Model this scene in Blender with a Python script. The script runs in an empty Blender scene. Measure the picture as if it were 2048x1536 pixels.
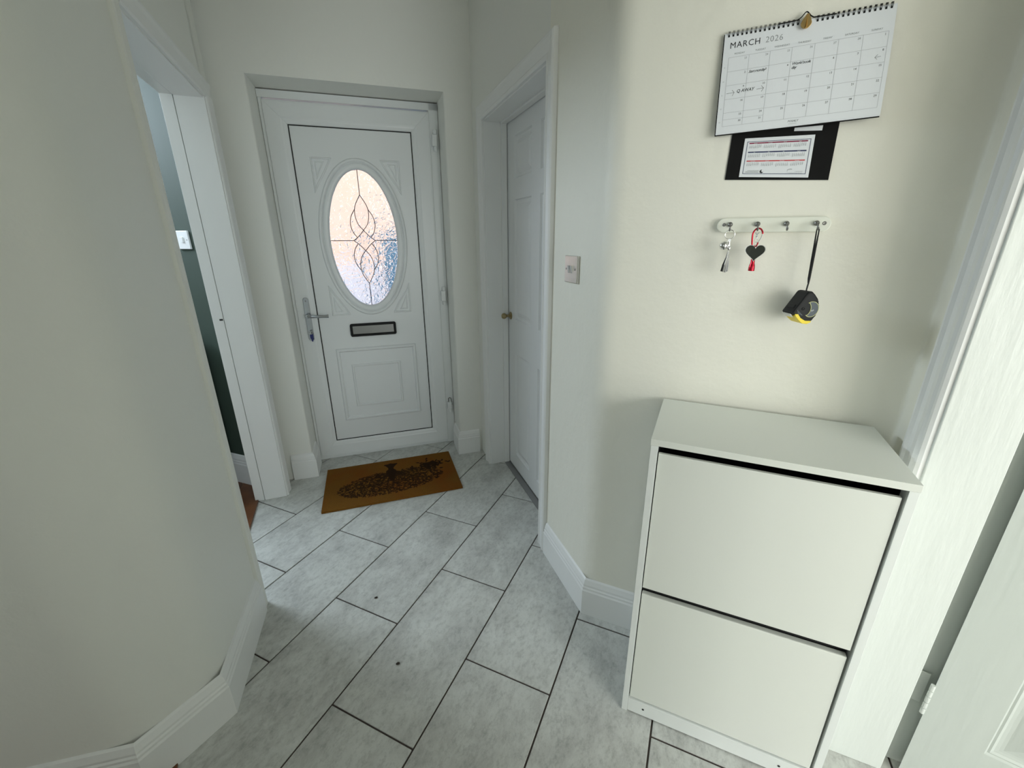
import bpy, bmesh, math, random
from mathutils import Vector, Matrix
random.seed(7)
C = bpy.context.scene.collection
SC = bpy.context.scene
R = math.radians
PI = math.pi

# ------------------------------------------------------------------ camera
cam_d = bpy.data.cameras.new('camera'); cam = bpy.data.objects.new('camera', cam_d); C.objects.link(cam)
cam_d.sensor_fit = 'HORIZONTAL'; cam_d.sensor_width = 36.0; cam_d.lens = 846.39 / 2048 * 36
cam_d.clip_start = 0.02; cam_d.clip_end = 200
TILT, ROLL, CAMH = 0.331752, 0.006167, 1.34285
fwd = Vector((0, math.cos(TILT), -math.sin(TILT))); rt = Vector((1, 0, 0)); dn = fwd.cross(rt)
r2 = rt * math.cos(ROLL) + dn * math.sin(ROLL); d2 = dn * math.cos(ROLL) - rt * math.sin(ROLL)
m = Matrix((r2, -d2, -fwd)).transposed().to_4x4(); m.translation = Vector((0, 0, CAMH)); cam.matrix_world = m
SC.camera = cam

# ------------------------------------------------------------------ frames: origin, x along the wall (left to right), y into the wall
def frame(o, x):
    X = Vector((x[0], x[1], 0)).normalized(); Y = Vector((-X.y, X.x, 0))
    M = Matrix(((X.x, Y.x, 0, o[0]), (X.y, Y.y, 0, o[1]), (0, 0, 1, 0), (0, 0, 0, 1)))
    return M
F0 = Matrix.Identity(4)
FD = frame((-1.227, 2.413), (.952, .307))            # front door, y = 0 on the face of its sash
F1 = frame((.941*.673, .338*.673), (.338, -.941))    # right corridor wall, y = 0 on the plaster
F2 = frame((.2734, 1.2434), (.911, -.413))           # wall with the calendar, y = 0 on the plaster
FL = frame((-.975, 1.295), (-.36, .933))             # left wall with the open doorway
FG = frame((-1.613, 2.176), (.936, -.352))           # green wall of the room beyond
FC = frame((.324, .888), (.911, -.413))              # front of the shoe cabinet
def W(fr, x, y, z=0): return fr @ Vector((x, y, z))

# ------------------------------------------------------------------ world, lamps, exposure
wd = bpy.data.worlds.new('world'); SC.world = wd; wd.use_nodes = True
nt = wd.node_tree; nt.nodes.clear()
bg = nt.nodes.new('ShaderNodeBackground'); ow = nt.nodes.new('ShaderNodeOutputWorld')
sky = nt.nodes.new('ShaderNodeTexSky'); sky.sky_type = 'NISHITA'; sky.sun_disc = False
sky.sun_elevation = R(38); sky.sun_rotation = R(200); sky.air_density = 1.0; sky.dust_density = 3.0
nt.links.new(sky.outputs[0], bg.inputs['Color']); bg.inputs['Strength'].default_value = 0.42
nt.links.new(bg.outputs[0], ow.inputs[0])
def area(name, fr, x, y, z, sx, sz, energy, col, to):
    l = bpy.data.lights.new(name, 'AREA'); l.shape = 'RECTANGLE'; l.size = sx; l.size_y = sz; l.energy = energy; l.color = col
    o = bpy.data.objects.new(name, l); C.objects.link(o)
    p = W(fr, x, y, z); o.location = p
    d = (Vector(to) - p); o.rotation_euler = d.to_track_quat('-Z', 'Y').to_euler()
    return o
area('daylight_garden_window', F2, 2.60, -3.05, 1.05, 0.95, 1.7, 23, (.99, 1.0, .95), W(F2, .735, -.55, 1.0))
area('daylight_patio_window', F2, 3.2, -1.75, 1.15, 2.1, 1.7, 90, (.97, 1.0, .99), W(F2, -.6, -.65, .3))
area('hall_fill_light', F2, -.20, -3.05, 1.2, 1.4, 1.6, 6, (.95, 1.0, 1.0), W(F2, -.8, .2, .5))  # soft fill added behind the camera; the back wall has no opening here
area('daylight_room_window', F0, -2.80, 2.05, 2.10, .8, .55, 42, (.76, .88, 1.0), (.1, 1.6, -.3))
SC.view_settings.view_transform = 'Standard'; SC.view_settings.look = 'None'
SC.view_settings.gamma = 1.0; SC.view_settings.use_curve_mapping = False
SC.view_settings.exposure = 0.0
SC.cycles.diffuse_bounces = 8

# ------------------------------------------------------------------ materials
MATS = {}
def mat(name, col, rough=.5, metal=0., bump=None, var=None, coat=0, spec=.5, trans=0, alpha=None):
    """col linear rgb; bump=(scale,strength,stretch xyz); var=(scale,amount,colour2)"""
    if name in MATS: return MATS[name]
    mt = bpy.data.materials.new(name); mt.use_nodes = True; n = mt.node_tree.nodes; L = mt.node_tree.links
    b = n['Principled BSDF']
    b.inputs['Base Color'].default_value = (*col, 1); b.inputs['Roughness'].default_value = rough
    b.inputs['Metallic'].default_value = metal; b.inputs['Specular IOR Level'].default_value = spec
    b.inputs['Coat Weight'].default_value = coat; b.inputs['Transmission Weight'].default_value = trans
    tc = n.new('ShaderNodeTexCoord')
    if var:
        nz = n.new('ShaderNodeTexNoise'); nz.inputs['Scale'].default_value = var[0]; nz.inputs['Detail'].default_value = 5
        L.new(tc.outputs['Object'], nz.inputs['Vector'])
        rp = n.new('ShaderNodeMapRange'); rp.inputs[1].default_value = .35; rp.inputs[2].default_value = .65
        rp.inputs[3].default_value = 0; rp.inputs[4].default_value = var[1]
        L.new(nz.outputs['Fac'], rp.inputs[0])
        mx = n.new('ShaderNodeMix'); mx.data_type = 'RGBA'
        mx.inputs[6].default_value = (*col, 1); mx.inputs[7].default_value = (*var[2], 1)
        L.new(rp.outputs[0], mx.inputs[0]); L.new(mx.outputs[2], b.inputs['Base Color'])
    if bump:
        mp = n.new('ShaderNodeMapping'); mp.inputs['Scale'].default_value = bump[2] if len(bump) > 2 else (1, 1, 1)
        nb = n.new('ShaderNodeTexNoise'); nb.inputs['Scale'].default_value = bump[0]; nb.inputs['Detail'].default_value = 6
        L.new(tc.outputs['Object'], mp.inputs[0]); L.new(mp.outputs[0], nb.inputs['Vector'])
        bp = n.new('ShaderNodeBump'); bp.inputs['Strength'].default_value = bump[1]; bp.inputs['Distance'].default_value = .002
        L.new(nb.outputs['Fac'], bp.inputs['Height']); L.new(bp.outputs[0], b.inputs['Normal'])
    MATS[name] = mt; return mt

M_wall = mat('wall_paint', (.79, .80, .755), .55, bump=(38, .5), var=(2.2, .35, (.79, .785, .755)))
M_wall2 = mat('calendar_wall_paint', (.82, .81, .72), .5, bump=(28, 1.0), var=(2.2, .35, (.83, .82, .75)))
M_wood = mat('white_gloss_woodwork', (.80, .81, .80), .38, bump=(60, .15, (1, 1, .15)))
M_lining = mat('brushed_white_paint', (.68, .715, .685), .4, bump=(45, 1.0, (1, 1, .15)))
M_upvc = mat('white_upvc', (.76, .785, .79), .33)
M_door = mat('white_grained_door', (.77, .79, .80), .42, bump=(55, .5, (1, 1, .08)))
M_cab = mat('white_laminate', (.73, .755, .70), .34, var=(3, .2, (.74, .74, .72)))
M_edge = mat('white_laminate_edge', (.76, .79, .77), .4)
M_cabin = mat('cabinet_inside_shade_black', (.012, .012, .012), .6)  # black stands in for the shade inside the cabinet
M_black = mat('black_gasket', (.008, .008, .008), .6)
M_blackp = mat('black_plastic', (.007, .0075, .0075), .55, spec=.3)
M_chrome = mat('chrome', (.46, .48, .50), .2, 1)
M_silver = mat('bright_silver', (.80, .80, .80), .15, 1)
M_brush = mat('brushed_steel', (.30, .305, .305), .34, 1)
M_brass = mat('antique_brass', (.36, .29, .16), .28, 1)
M_gold = mat('brass_hook', (.62, .43, .18), .3, 1)
M_alu = mat('grey_aluminium', (.30, .30, .30), .4, .8)
M_steelhook = mat('dull_steel', (.25, .25, .24), .35, .9)
M_grout = mat('dark_grout', (.060, .046, .040), .9)
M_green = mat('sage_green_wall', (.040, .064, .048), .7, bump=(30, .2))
M_wfloor = mat('brown_floorboard', (.16, .062, .022), .4, bump=(20, .4, (1, 8, 1)), var=(9, .7, (.09, .03, .01)))
M_blackf = mat('black_furniture', (.012, .012, .011), .4)
M_paper = mat('white_paper', (.74, .77, .80), .6)
M_blackcard = mat('black_card', (.006, .006, .006), .8, spec=.2)
M_navy = mat('navy_ink', (.012, .02, .09), .6)
M_redink = mat('red_ink', (.55, .08, .09), .6)
M_marink = mat('maroon_ink', (.22, .01, .05), .6)
M_ink = mat('black_ink', (.015, .017, .02), .6)
M_gink = mat('grey_ink', (.28, .30, .31), .6)
M_lgink = mat('pale_grey_ink', (.47, .49, .51), .6)
M_pen = mat('pen_ink', (.06, .07, .075), .6)
M_red = mat('red_anodised', (.45, .012, .03), .22, .7)
M_heart = mat('dark_mirror', (.028, .032, .026), .12, .3)
M_yellow = mat('yellow_plastic', (.80, .62, .03), .4)
M_tgrey = mat('grey_blue_sticker', (.06, .075, .09), .35)
M_strap = mat('black_webbing', (.01, .01, .01), .8)
M_blue = mat('blue_key_head', (.012, .018, .13), .35)
M_rackw = mat('cream_rack_paint', (.78, .80, .71), .4)
M_silsw = mat('brushed_chrome_switch', (.62, .61, .57), .28, 1)
M_swwhite = mat('white_switch_plastic', (.85, .86, .86), .3)
M_lead = mat('lead_came', (.10, .09, .11), .5, .4)
M_crumb = mat('dark_crumb', (.03, .022, .015), .9)
M_render = mat('peach_render', (.66, .50, .40), .9, var=(1.5, .6, (.66, .54, .48)))
M_carblue = mat('blue_car_paint', (.10, .26, .38), .3)
M_pave = mat('pale_paving', (.55, .60, .68), .9)
M_whiteout = mat('white_outside_wall', (.72, .74, .80), .9)

def tile_material():
    mt = bpy.data.materials.new('mottled_stone_tile'); mt.use_nodes = True; n = mt.node_tree.nodes; L = mt.node_tree.links
    b = n['Principled BSDF']; tc = n.new('ShaderNodeTexCoord'); oi = n.new('ShaderNodeObjectInfo')
    add = n.new('ShaderNodeVectorMath'); add.operation = 'ADD'
    sc = n.new('ShaderNodeVectorMath'); sc.operation = 'SCALE'; sc.inputs[3].default_value = 37.0
    cb = n.new('ShaderNodeCombineXYZ'); L.new(oi.outputs['Random'], cb.inputs[0]); L.new(oi.outputs['Random'], cb.inputs[1]); L.new(oi.outputs['Random'], cb.inputs[2])
    L.new(cb.outputs[0], sc.inputs[0]); L.new(tc.outputs['Object'], add.inputs[0]); L.new(sc.outputs[0], add.inputs[1])
    mp = n.new('ShaderNodeMapping'); mp.inputs['Scale'].default_value = (1, 1.5, 1); L.new(add.outputs[0], mp.inputs[0])
    n1 = n.new('ShaderNodeTexNoise'); n1.inputs['Scale'].default_value = 6; n1.inputs['Detail'].default_value = 10; n1.inputs['Roughness'].default_value = .74; n1.inputs['Distortion'].default_value = .25
    L.new(mp.outputs[0], n1.inputs['Vector'])
    cr = n.new('ShaderNodeValToRGB'); e = cr.color_ramp.elements
    e[0].position = .30; e[0].color = (.37, .375, .355, 1); e[1].position = .70; e[1].color = (.63, .64, .61, 1)
    x = e.new(.44); x.color = (.49, .495, .47, 1); x = e.new(.54); x.color = (.56, .57, .54, 1)
    L.new(n1.outputs['Fac'], cr.inputs[0])
    n2 = n.new('ShaderNodeTexNoise'); n2.inputs['Scale'].default_value = 38; n2.inputs['Detail'].default_value = 8; n2.inputs['Roughness'].default_value = .8
    L.new(mp.outputs[0], n2.inputs['Vector'])
    r2_ = n.new('ShaderNodeMapRange'); r2_.inputs[1].default_value = .34; r2_.inputs[2].default_value = .52; r2_.inputs[3].default_value = .74; r2_.inputs[4].default_value = 1.03
    L.new(n2.outputs['Fac'], r2_.inputs[0])
    mul = n.new('ShaderNodeVectorMath'); mul.operation = 'SCALE'; L.new(cr.outputs[0], mul.inputs[0]); L.new(r2_.outputs[0], mul.inputs[3])
    L.new(mul.outputs[0], b.inputs['Base Color'])
    b.inputs['Roughness'].default_value = .42
    bp = n.new('ShaderNodeBump'); bp.inputs['Strength'].default_value = .35; bp.inputs['Distance'].default_value = .002
    L.new(n1.outputs['Fac'], bp.inputs['Height']); L.new(bp.outputs[0], b.inputs['Normal'])
    return mt
M_tile = tile_material()

def mat_coir():
    mt = bpy.data.materials.new('coir_with_print'); mt.use_nodes = True; n = mt.node_tree.nodes; L = mt.node_tree.links
    b = n['Principled BSDF']; b.inputs['Roughness'].default_value = .95; b.inputs['Specular IOR Level'].default_value = .1
    tc = n.new('ShaderNodeTexCoord'); at = n.new('ShaderNodeAttribute'); at.attribute_name = 'print'
    nz = n.new('ShaderNodeTexNoise'); nz.inputs['Scale'].default_value = 260; nz.inputs['Detail'].default_value = 3; L.new(tc.outputs['Object'], nz.inputs['Vector'])
    nl = n.new('ShaderNodeTexNoise'); nl.inputs['Scale'].default_value = 5; L.new(tc.outputs['Object'], nl.inputs['Vector'])
    m1 = n.new('ShaderNodeMix'); m1.data_type = 'RGBA'; m1.inputs[6].default_value = (.115, .050, .007, 1); m1.inputs[7].default_value = (.245, .110, .018, 1); L.new(nz.outputs['Fac'], m1.inputs[0])
    m3 = n.new('ShaderNodeMix'); m3.data_type = 'RGBA'; m3.inputs[7].default_value = (.19, .052, .006, 1)
    f3 = n.new('ShaderNodeMapRange'); f3.inputs[1].default_value = .45; f3.inputs[2].default_value = .7; f3.inputs[4].default_value = .6; L.new(nl.outputs['Fac'], f3.inputs[0]); L.new(f3.outputs[0], m3.inputs[0]); L.new(m1.outputs[2], m3.inputs[6])
    m2 = n.new('ShaderNodeMix'); m2.data_type = 'RGBA'; L.new(m3.outputs[2], m2.inputs[6]); m2.inputs[7].default_value = (.018, .008, .004, 1)
    L.new(at.outputs['Fac'], m2.inputs[0]); L.new(m2.outputs[2], b.inputs['Base Color'])
    bp = n.new('ShaderNodeBump'); bp.inputs['Strength'].default_value = .9; bp.inputs['Distance'].default_value = .004
    L.new(nz.outputs['Fac'], bp.inputs['Height']); L.new(bp.outputs[0], b.inputs['Normal'])
    return mt
M_coir = mat_coir()

def glass_mat(name, scale, strength, rough):
    mt = bpy.data.materials.new(name); mt.use_nodes = True; n = mt.node_tree.nodes; L = mt.node_tree.links
    b = n['Principled BSDF']; b.inputs['Transmission Weight'].default_value = 1; b.inputs['Roughness'].default_value = rough; b.inputs['IOR'].default_value = 1.45
    b.inputs['Base Color'].default_value = (.97, .98, .98, 1)
    tc = n.new('ShaderNodeTexCoord'); nz = n.new('ShaderNodeTexNoise'); nz.inputs['Scale'].default_value = scale * .6; nz.inputs['Detail'].default_value = 2
    L.new(tc.outputs['Object'], nz.inputs['Vector'])
    mx = n.new('ShaderNodeVectorMath'); mx.operation = 'MULTIPLY_ADD'; mx.inputs[1].default_value = (.05, .05, .05)
    L.new(nz.outputs['Color'], mx.inputs[0]); L.new(tc.outputs['Object'], mx.inputs[2])
    vo = n.new('ShaderNodeTexVoronoi'); vo.feature = 'F1'; vo.inputs['Scale'].default_value = scale; L.new(mx.outputs[0], vo.inputs['Vector'])
    v2 = n.new('ShaderNodeTexVoronoi'); v2.feature = 'DISTANCE_TO_EDGE'; v2.inputs['Scale'].default_value = scale * 1.7; L.new(mx.outputs[0], v2.inputs['Vector'])
    ad = n.new('ShaderNodeMath'); ad.operation = 'ADD'; L.new(vo.outputs['Distance'], ad.inputs[0]); L.new(v2.outputs['Distance'], ad.inputs[1])
    bp = n.new('ShaderNodeBump'); bp.inputs['Strength'].default_value = strength; bp.inputs['Distance'].default_value = .01
    L.new(ad.outputs[0], bp.inputs['Height']); L.new(bp.outputs[0], b.inputs['Normal'])
    return mt
M_glass = glass_mat('crinkled_glass', 26, .42, .08)
M_glass2 = glass_mat('bevelled_glass', 10, .12, .04)

# ------------------------------------------------------------------ mesh helpers
class MB:
    def __init__(s): s.v = []; s.f = []
    def add(s, vs, fs):
        k = len(s.v); s.v += [tuple(p) for p in vs]; s.f += [tuple(i + k for i in f) for f in fs]; return s
    def box(s, x0, x1, y0, y1, z0, z1):
        vs = [(x, y, z) for z in (z0, z1) for y in (y0, y1) for x in (x0, x1)]
        return s.add(vs, [(0, 2, 3, 1), (4, 5, 7, 6), (0, 1, 5, 4), (2, 6, 7, 3), (0, 4, 6, 2), (1, 3, 7, 5)])
    def prism(s, poly, z0, z1, f=lambda a, b, h: (a, b, h)):
        n = len(poly)
        s.add([f(a, b, z0) for a, b in poly] + [f(a, b, z1) for a, b in poly],
              [tuple(range(n))[::-1], tuple(range(n, 2 * n))] + [(i, (i + 1) % n, n + (i + 1) % n, n + i) for i in range(n)])
        return s
    def lathe(s, prof, c=(0, 0, 0), axis='y', n=20, sgn=1):
        vs = []; fs = []
        for r, h in prof:
            for i in range(n):
                a = 2 * PI * i / n; p = (r * math.cos(a), r * math.sin(a))
                if axis == 'z': q = (p[0], p[1], h)
                elif axis == 'y': q = (p[0], h * sgn, p[1])
                else: q = (h * sgn, p[0], p[1])
                vs.append((q[0] + c[0], q[1] + c[1], q[2] + c[2]))
        for j in range(len(prof) - 1):
            for i in range(n):
                fs.append((j * n + i, j * n + (i + 1) % n, (j + 1) * n + (i + 1) % n, (j + 1) * n + i))
        fs.append(tuple(range(n))); fs.append(tuple(range((len(prof) - 1) * n, len(prof) * n)))
        return s.add(vs, fs)
    def tube(s, path, r, n=8, closed=False, flat=None):
        P = [Vector(p) for p in path]; N = len(P); vs = []; fs = []
        up = None
        for i in range(N):
            a = P[(i - 1) % N] if (i > 0 or closed) else P[i]; b = P[(i + 1) % N] if (i < N - 1 or closed) else P[i]
            t = (b - a)
            t = t.normalized() if t.length > 1e-9 else Vector((0, 0, 1))
            if up is None:
                up = Vector((0, 1, 0)) if abs(t.y) < .9 else Vector((1, 0, 0))
            u = (up - t * up.dot(t)).normalized(); w = t.cross(u); up = u
            rr = r[i] if isinstance(r, (list, tuple)) else r
            fu, fw = flat or (1, 1)
            for k in range(n):
                an = 2 * PI * k / n; vs.append(P[i] + u * (math.cos(an) * rr * fu) + w * (math.sin(an) * rr * fw))
        M = N if closed else N - 1
        for i in range(M):
            for k in range(n):
                j = (i + 1) % N
                fs.append((i * n + k, i * n + (k + 1) % n, j * n + (k + 1) % n, j * n + k))
        if not closed: fs.append(tuple(range(n))[::-1]); fs.append(tuple(range((N - 1) * n, N * n)))
        return s.add(vs, fs)
    def sphere(s, c, r, n=14, m=9, sc=(1, 1, 1)):
        prof = [(max(1e-5, math.sin(PI * j / m)) * r, -math.cos(PI * j / m) * r) for j in range(m + 1)]
        k = len(s.v); s.lathe(prof, (0, 0, 0), 'z', n)
        for i in range(k, len(s.v)):
            p = s.v[i]; s.v[i] = (p[0] * sc[0] + c[0], p[1] * sc[1] + c[1], p[2] * sc[2] + c[2])
        return s
    def disc(s, c, r, h, n=24, axis='y'):
        return s.lathe([(r, 0), (r, h)], c, axis, n)

def miters(path, closed):
    n = len(path); out = []
    for i in range(n):
        p = Vector(path[i])
        a = Vector(path[i - 1]) if (i > 0 or closed) else None
        b = Vector(path[(i + 1) % n]) if (i < n - 1 or closed) else None
        ns = []
        if a is not None: d = (p - a).normalized(); ns.append(Vector((-d.y, d.x)))
        if b is not None: d = (b - p).normalized(); ns.append(Vector((-d.y, d.x)))
        if len(ns) == 2:
            mm = (ns[0] + ns[1]).normalized(); k = max(.3, mm.dot(ns[0])); out.append(mm / k)
        else: out.append(ns[0])
    return out
def sweep(mb, path, prof, closed=False, f=lambda a, b, h: (a, b, h)):
    """prof: list of (offset to the left of the path, height)"""
    mi = miters(path, closed); n = len(path); k = len(prof); vs = []; fs = []
    for i in range(n):
        for o, h in prof:
            q = Vector(path[i]) + mi[i] * o; vs.append(f(q.x, q.y, h))
    for i in range(n if closed else n - 1):
        j = (i + 1) % n
        for a in range(k):
            b = (a + 1) % k
            fs.append((i * k + a, i * k + b, j * k + b, j * k + a))
    if not closed: fs.append(tuple(range(k))); fs.append(tuple(range((n - 1) * k, n * k))[::-1])
    mb.add(vs, fs); return mb
wallplane = lambda a, b, h: (a, -h, b)       # path in (x,z) of the wall, height = protrusion into the room

def finish(me, smooth=False):
    bm = bmesh.new(); bm.from_mesh(me); bmesh.ops.recalc_face_normals(bm, faces=bm.faces); bm.to_mesh(me); bm.free()
    if smooth:
        for p in me.polygons: p.use_smooth = True
def setp(o, label=None, cat=None, group=None, kind=None):
    if label: o['label'] = label
    if cat: o['category'] = cat
    if group: o['group'] = group
    if kind: o['kind'] = kind
    return o
def origin_matrix(fr, org):
    return fr @ Matrix.Translation(Vector(org))
def obj(name, mb, material, fr=F0, org=(0, 0, 0), parent=None, smooth=False, bevel=0, porg=None, segs=2):
    """a mesh with vertices given in frame fr; placed with its origin at org.  With a parent the frame is the parent's and porg its origin"""
    me = bpy.data.meshes.new(name)
    me.from_pydata([(x - org[0], y - org[1], z - org[2]) for x, y, z in mb.v], [], mb.f); me.materials.append(material)
    finish(me, smooth)
    o = bpy.data.objects.new(name, me); C.objects.link(o)
    if parent is not None:
        o.parent = parent; po = PORG[parent.name]
        o.location = Vector(org) - Vector(po)
        PORG[o.name] = tuple(org)
    else:
        o.matrix_world = origin_matrix(fr, org); PORG[o.name] = tuple(org)
    if bevel:
        b = o.modifiers.new('bevel', 'BEVEL'); b.width = bevel; b.segments = segs; b.limit_method = 'ANGLE'; b.angle_limit = R(35)
    if smooth:
        w = o.modifiers.new('wn', 'WEIGHTED_NORMAL') if False else None
    return o
PORG = {}
def empty(name, fr, org, label=None, cat=None, group=None, kind=None):
    o = bpy.data.objects.new(name, None); C.objects.link(o); o.empty_display_size = .05
    o.matrix_world = origin_matrix(fr, org); PORG[o.name] = tuple(org)
    return setp(o, label, cat, group, kind)
def smooth_angle(o, ang=35):
    me = o.data
    for p in me.polygons: p.use_smooth = True
    try: me.set_sharp_from_angle(angle=R(ang))
    except Exception: pass
    return o
FONT = {}
def text_mesh(name, body, size, place, material, parent, org, thin=0.0, align='LEFT', shear=0.0, spacing=1.0, linesp=1.0):
    cu = bpy.data.curves.new('t', 'FONT'); cu.body = body; cu.size = size; cu.align_x = align; cu.shear = shear
    cu.offset = thin; cu.space_character = spacing; cu.space_line = linesp; cu.resolution_u = 2
    to = bpy.data.objects.new('t', cu); C.objects.link(to)
    dg = bpy.context.evaluated_depsgraph_get(); ev = to.evaluated_get(dg); me0 = ev.to_mesh()
    vs = [tuple(v.co) for v in me0.vertices]; fs = [tuple(p.vertices) for p in me0.polygons]
    ev.to_mesh_clear(); bpy.data.objects.remove(to); bpy.data.curves.remove(cu)
    mb = MB(); mb.v = [place(x, y) for x, y, z in vs]; mb.f = fs
    o = bpy.data.objects.new(name, bpy.data.meshes.new(name))
    o.data.from_pydata([(x - org[0], y - org[1], z - org[2]) for x, y, z in mb.v], [], mb.f); o.data.materials.append(material)
    C.objects.link(o); o.parent = parent; po = PORG[parent.name]; o.location = Vector(org) - Vector(po); PORG[o.name] = tuple(org)
    return o

# ================================================================== SETTING
# ---- floor: grout bed and one object per tile
fl = MB().box(-3.2, 3.4, -3.6, 3.0, -.05, -.0035)
floor = obj('floor', fl, M_grout); setp(floor, 'pale grey stone-look rectangular tiles laid diagonally with dark grout', kind='structure')
TH = 0.4193095; du = Vector((math.sin(TH), math.cos(TH))); dv = Vector((math.cos(TH), -math.sin(TH)))
TA, TW, TL = -1.7761466, .3, .6107527
OFF = {-1: .6250, 0: .9282, 1: .6183, 2: .9125, 3: .6005, 4: .8941, 5: .5890}
g = .0026
tmesh = MB().box(-TL / 2 + g, TL / 2 - g, -TW / 2 + g, TW / 2 - g, -.010, 0)
tme = None; tiles = []
ang = math.atan2(du.y, du.x)
for k in range(-6, 12):
    off = OFF.get(k, .6 if k % 2 else .9)
    for j in range(-9, 6):
        c = du * (off + (j + .5) * TL) + dv * (TA + (k + .5) * TW)
        if not (-1.75 < c.x < 1.75 and -.35 < c.y < 2.95): continue
        rel = Vector((c.x, c.y, 0)) - Vector((.2734, 1.2434, 0))
        if tme is None:
            o = obj('tile', tmesh, M_tile, parent=floor); tme = o.data
            bv = o.modifiers.new('bevel', 'BEVEL'); bv.width = .0012; bv.segments = 1; first = o
        else:
            o = first.copy(); C.objects.link(o); o.parent = floor
        o.location = (c.x, c.y, random.uniform(-.0004, .0003)); o.rotation_euler = (0, 0, ang + (PI if random.random() < .5 else 0))
        tiles.append(o)
# plain tiling of the unseen hall and garden room behind the camera
setp(obj('floor_rear', MB().box(-2.6, 3.3, -3.5, -.62, -.0036, 0), M_tile), kind='structure')

def arc_corner(p0, p1, p2, r, n=6):
    p0, p1, p2 = Vector(p0), Vector(p1), Vector(p2)
    a = p1 + (p0 - p1).normalized() * r; b = p1 + (p2 - p1).normalized() * r
    out = []
    for i in range(n + 1):
        t = i / n; q = a * (1 - t) ** 2 + p1 * 2 * t * (1 - t) + b * t * t; out.append((q.x, q.y))
    return out
H = 2.46
# ---- left wall: rounded plaster facets near the camera, open doorway, lintel above it
cL = [(-.975, 1.295), (-.851, .885), (-.952, .71), (-1.115, .672), (-2.55, .33)]
near = arc_corner((-1.09, 1.255), cL[0], cL[1], .012, 4) + arc_corner(cL[0], cL[1], cL[2], .07, 8) + arc_corner(cL[1], cL[2], cL[3], .07, 8) + [cL[4], (-2.6, .46), (-1.3, .80), (-1.10, .90), (-1.09, 1.255)]
mb = MB().prism(near, 0, H)
setp(smooth_angle(obj('wall_left', mb, M_wall)), 'off-white plaster wall with rounded corners at the left', kind='structure')
DL = .785   # doorway width along FL
mb = MB().box(-.0, DL + .03, 0, .125, 1.905, H).box(DL, DL + .12, 0, .125, 0, H)
setp(obj('wall_left_lintel', mb, M_wall, FL), 'plaster above the open doorway on the left', kind='structure')
# lining of the left doorway: far jamb with stop, head
ja = MB().box(DL - .010, DL + .01, .1060, .150, 0, 1.905).box(DL - .012, DL, -.004, .1030, 0, 1.905)
jb = MB().box(0.0, DL, .106, .150, 1.896, 1.915).box(0, DL - .012, 0, .103, 1.893, 1.905)
tr = empty('trim_1', FL, (DL, 0, 0), 'white lining and moulded architrave of the open doorway on the left', kind='structure')
obj('jamb', ja, M_wood, FL, (DL, 0, 0), tr, bevel=.0015)
obj('head', jb, M_wood, FL, (DL, 0, 1.9), tr, bevel=.0015)
ARCH = [(0, 0), (0, .010), (.006, .014), (.012, .015), (.017, .011), (.024, .012), (.040, .015), (.052, .019), (.060, .019), (.066, .015), (.068, 0)]
# (path runs so that offset to the left = away from the opening)
def arch(path, prof): return sweep(MB(), path, prof, f=wallplane)
obj('architrave', arch([(DL - .004, 0), (DL - .004, 1.905)][::-1], [(o, h) for o, h in ARCH]), M_wood, FL, (DL, 0, 0), tr)
obj('architrave', arch([(DL + .064, 1.899), (0.0, 1.899)][::-1], [(o, h) for o, h in ARCH]), M_wood, FL, (DL, 0, 1.9), tr)
obj('architrave', MB().prism([(-.045, 0), (-.043, -.007), (-.036, -.010), (-.012, -.012), (-.004, -.010), (.0, -.004), (.002, .004), (.002, .02), (-.045, .02)], 0, 2.46), M_wall, FL, (0, 0, 0), tr)
obj('strike_plate', MB().box(DL - .0106, DL - .0098, .110, .140, .960, 1.045), M_wood, FL, (DL, 0, 1.0), tr)
obj('screw_hole', MB().box(DL - .0114, DL - .0104, .108, .122, .985, .993), M_black, FL, (DL, 0, 1.0), tr)

# ---- front wall with the recessed door
YF = -.186
mb = MB()
lp = arc_corner((-.10, YF), (-.013, YF), (-.013, 0), .012, 4)
mb.prism([(-.34, YF)] + lp + [(-.013, .14), (-.34, .14)], 0, 2.045)
rp = arc_corner((.872, 0), (.872, YF), (1.0, YF), .012, 4)
mb.prism([(.872, .14)] + rp + [(3.6, YF), (3.6, .14)], 0, 2.045)
mb.box(-.34, 3.6, YF, .14, 2.045, H)
setp(smooth_angle(obj('wall_front', mb, M_wall, FD)), 'off-white plaster wall around the recessed front door', kind='structure')

# ---- right walls: corridor wall with a closed door, splayed wall with the calendar, return to the near doorway
# in F1: t axis = x.  opening x in [-2.275,-1.492]
t0, t1 = -2.272, -1.492
mb = MB().box(t0 - .6, t0, 0, .13, 0, H).box(t0, t1, 0, .13, 1.893, H)
setp(obj('wall_right_far', mb, M_wall, F1), 'off-white corridor wall around the closed inner door', kind='structure')
p = [W(F1, t1, .13), W(F1, t1, 0)]
pts = [(q.x, q.y) for q in p]
cc = W(F2, -.004, 0); e1 = W(F2, .735, 0); e2 = W(F2, .735, -.17); e3 = W(F2, .93, -.12); e4 = W(F2, .93, .13); e5 = W(F2, .05, .13)
pts += arc_corner(pts[-1], (cc.x, cc.y), (e1.x, e1.y), .045, 10)
k2 = arc_corner((cc.x, cc.y), (e1.x, e1.y), (e2.x, e2.y), .012, 4)
pts += k2 + [(e2.x, e2.y), (e3.x, e3.y), (e4.x, e4.y), (e5.x, e5.y)]
setp(smooth_angle(obj('wall_right', MB().prism(pts, 0, H), M_wall2)), 'cream plaster wall behind the calendar, cabinet and key rack', kind='structure')
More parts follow.
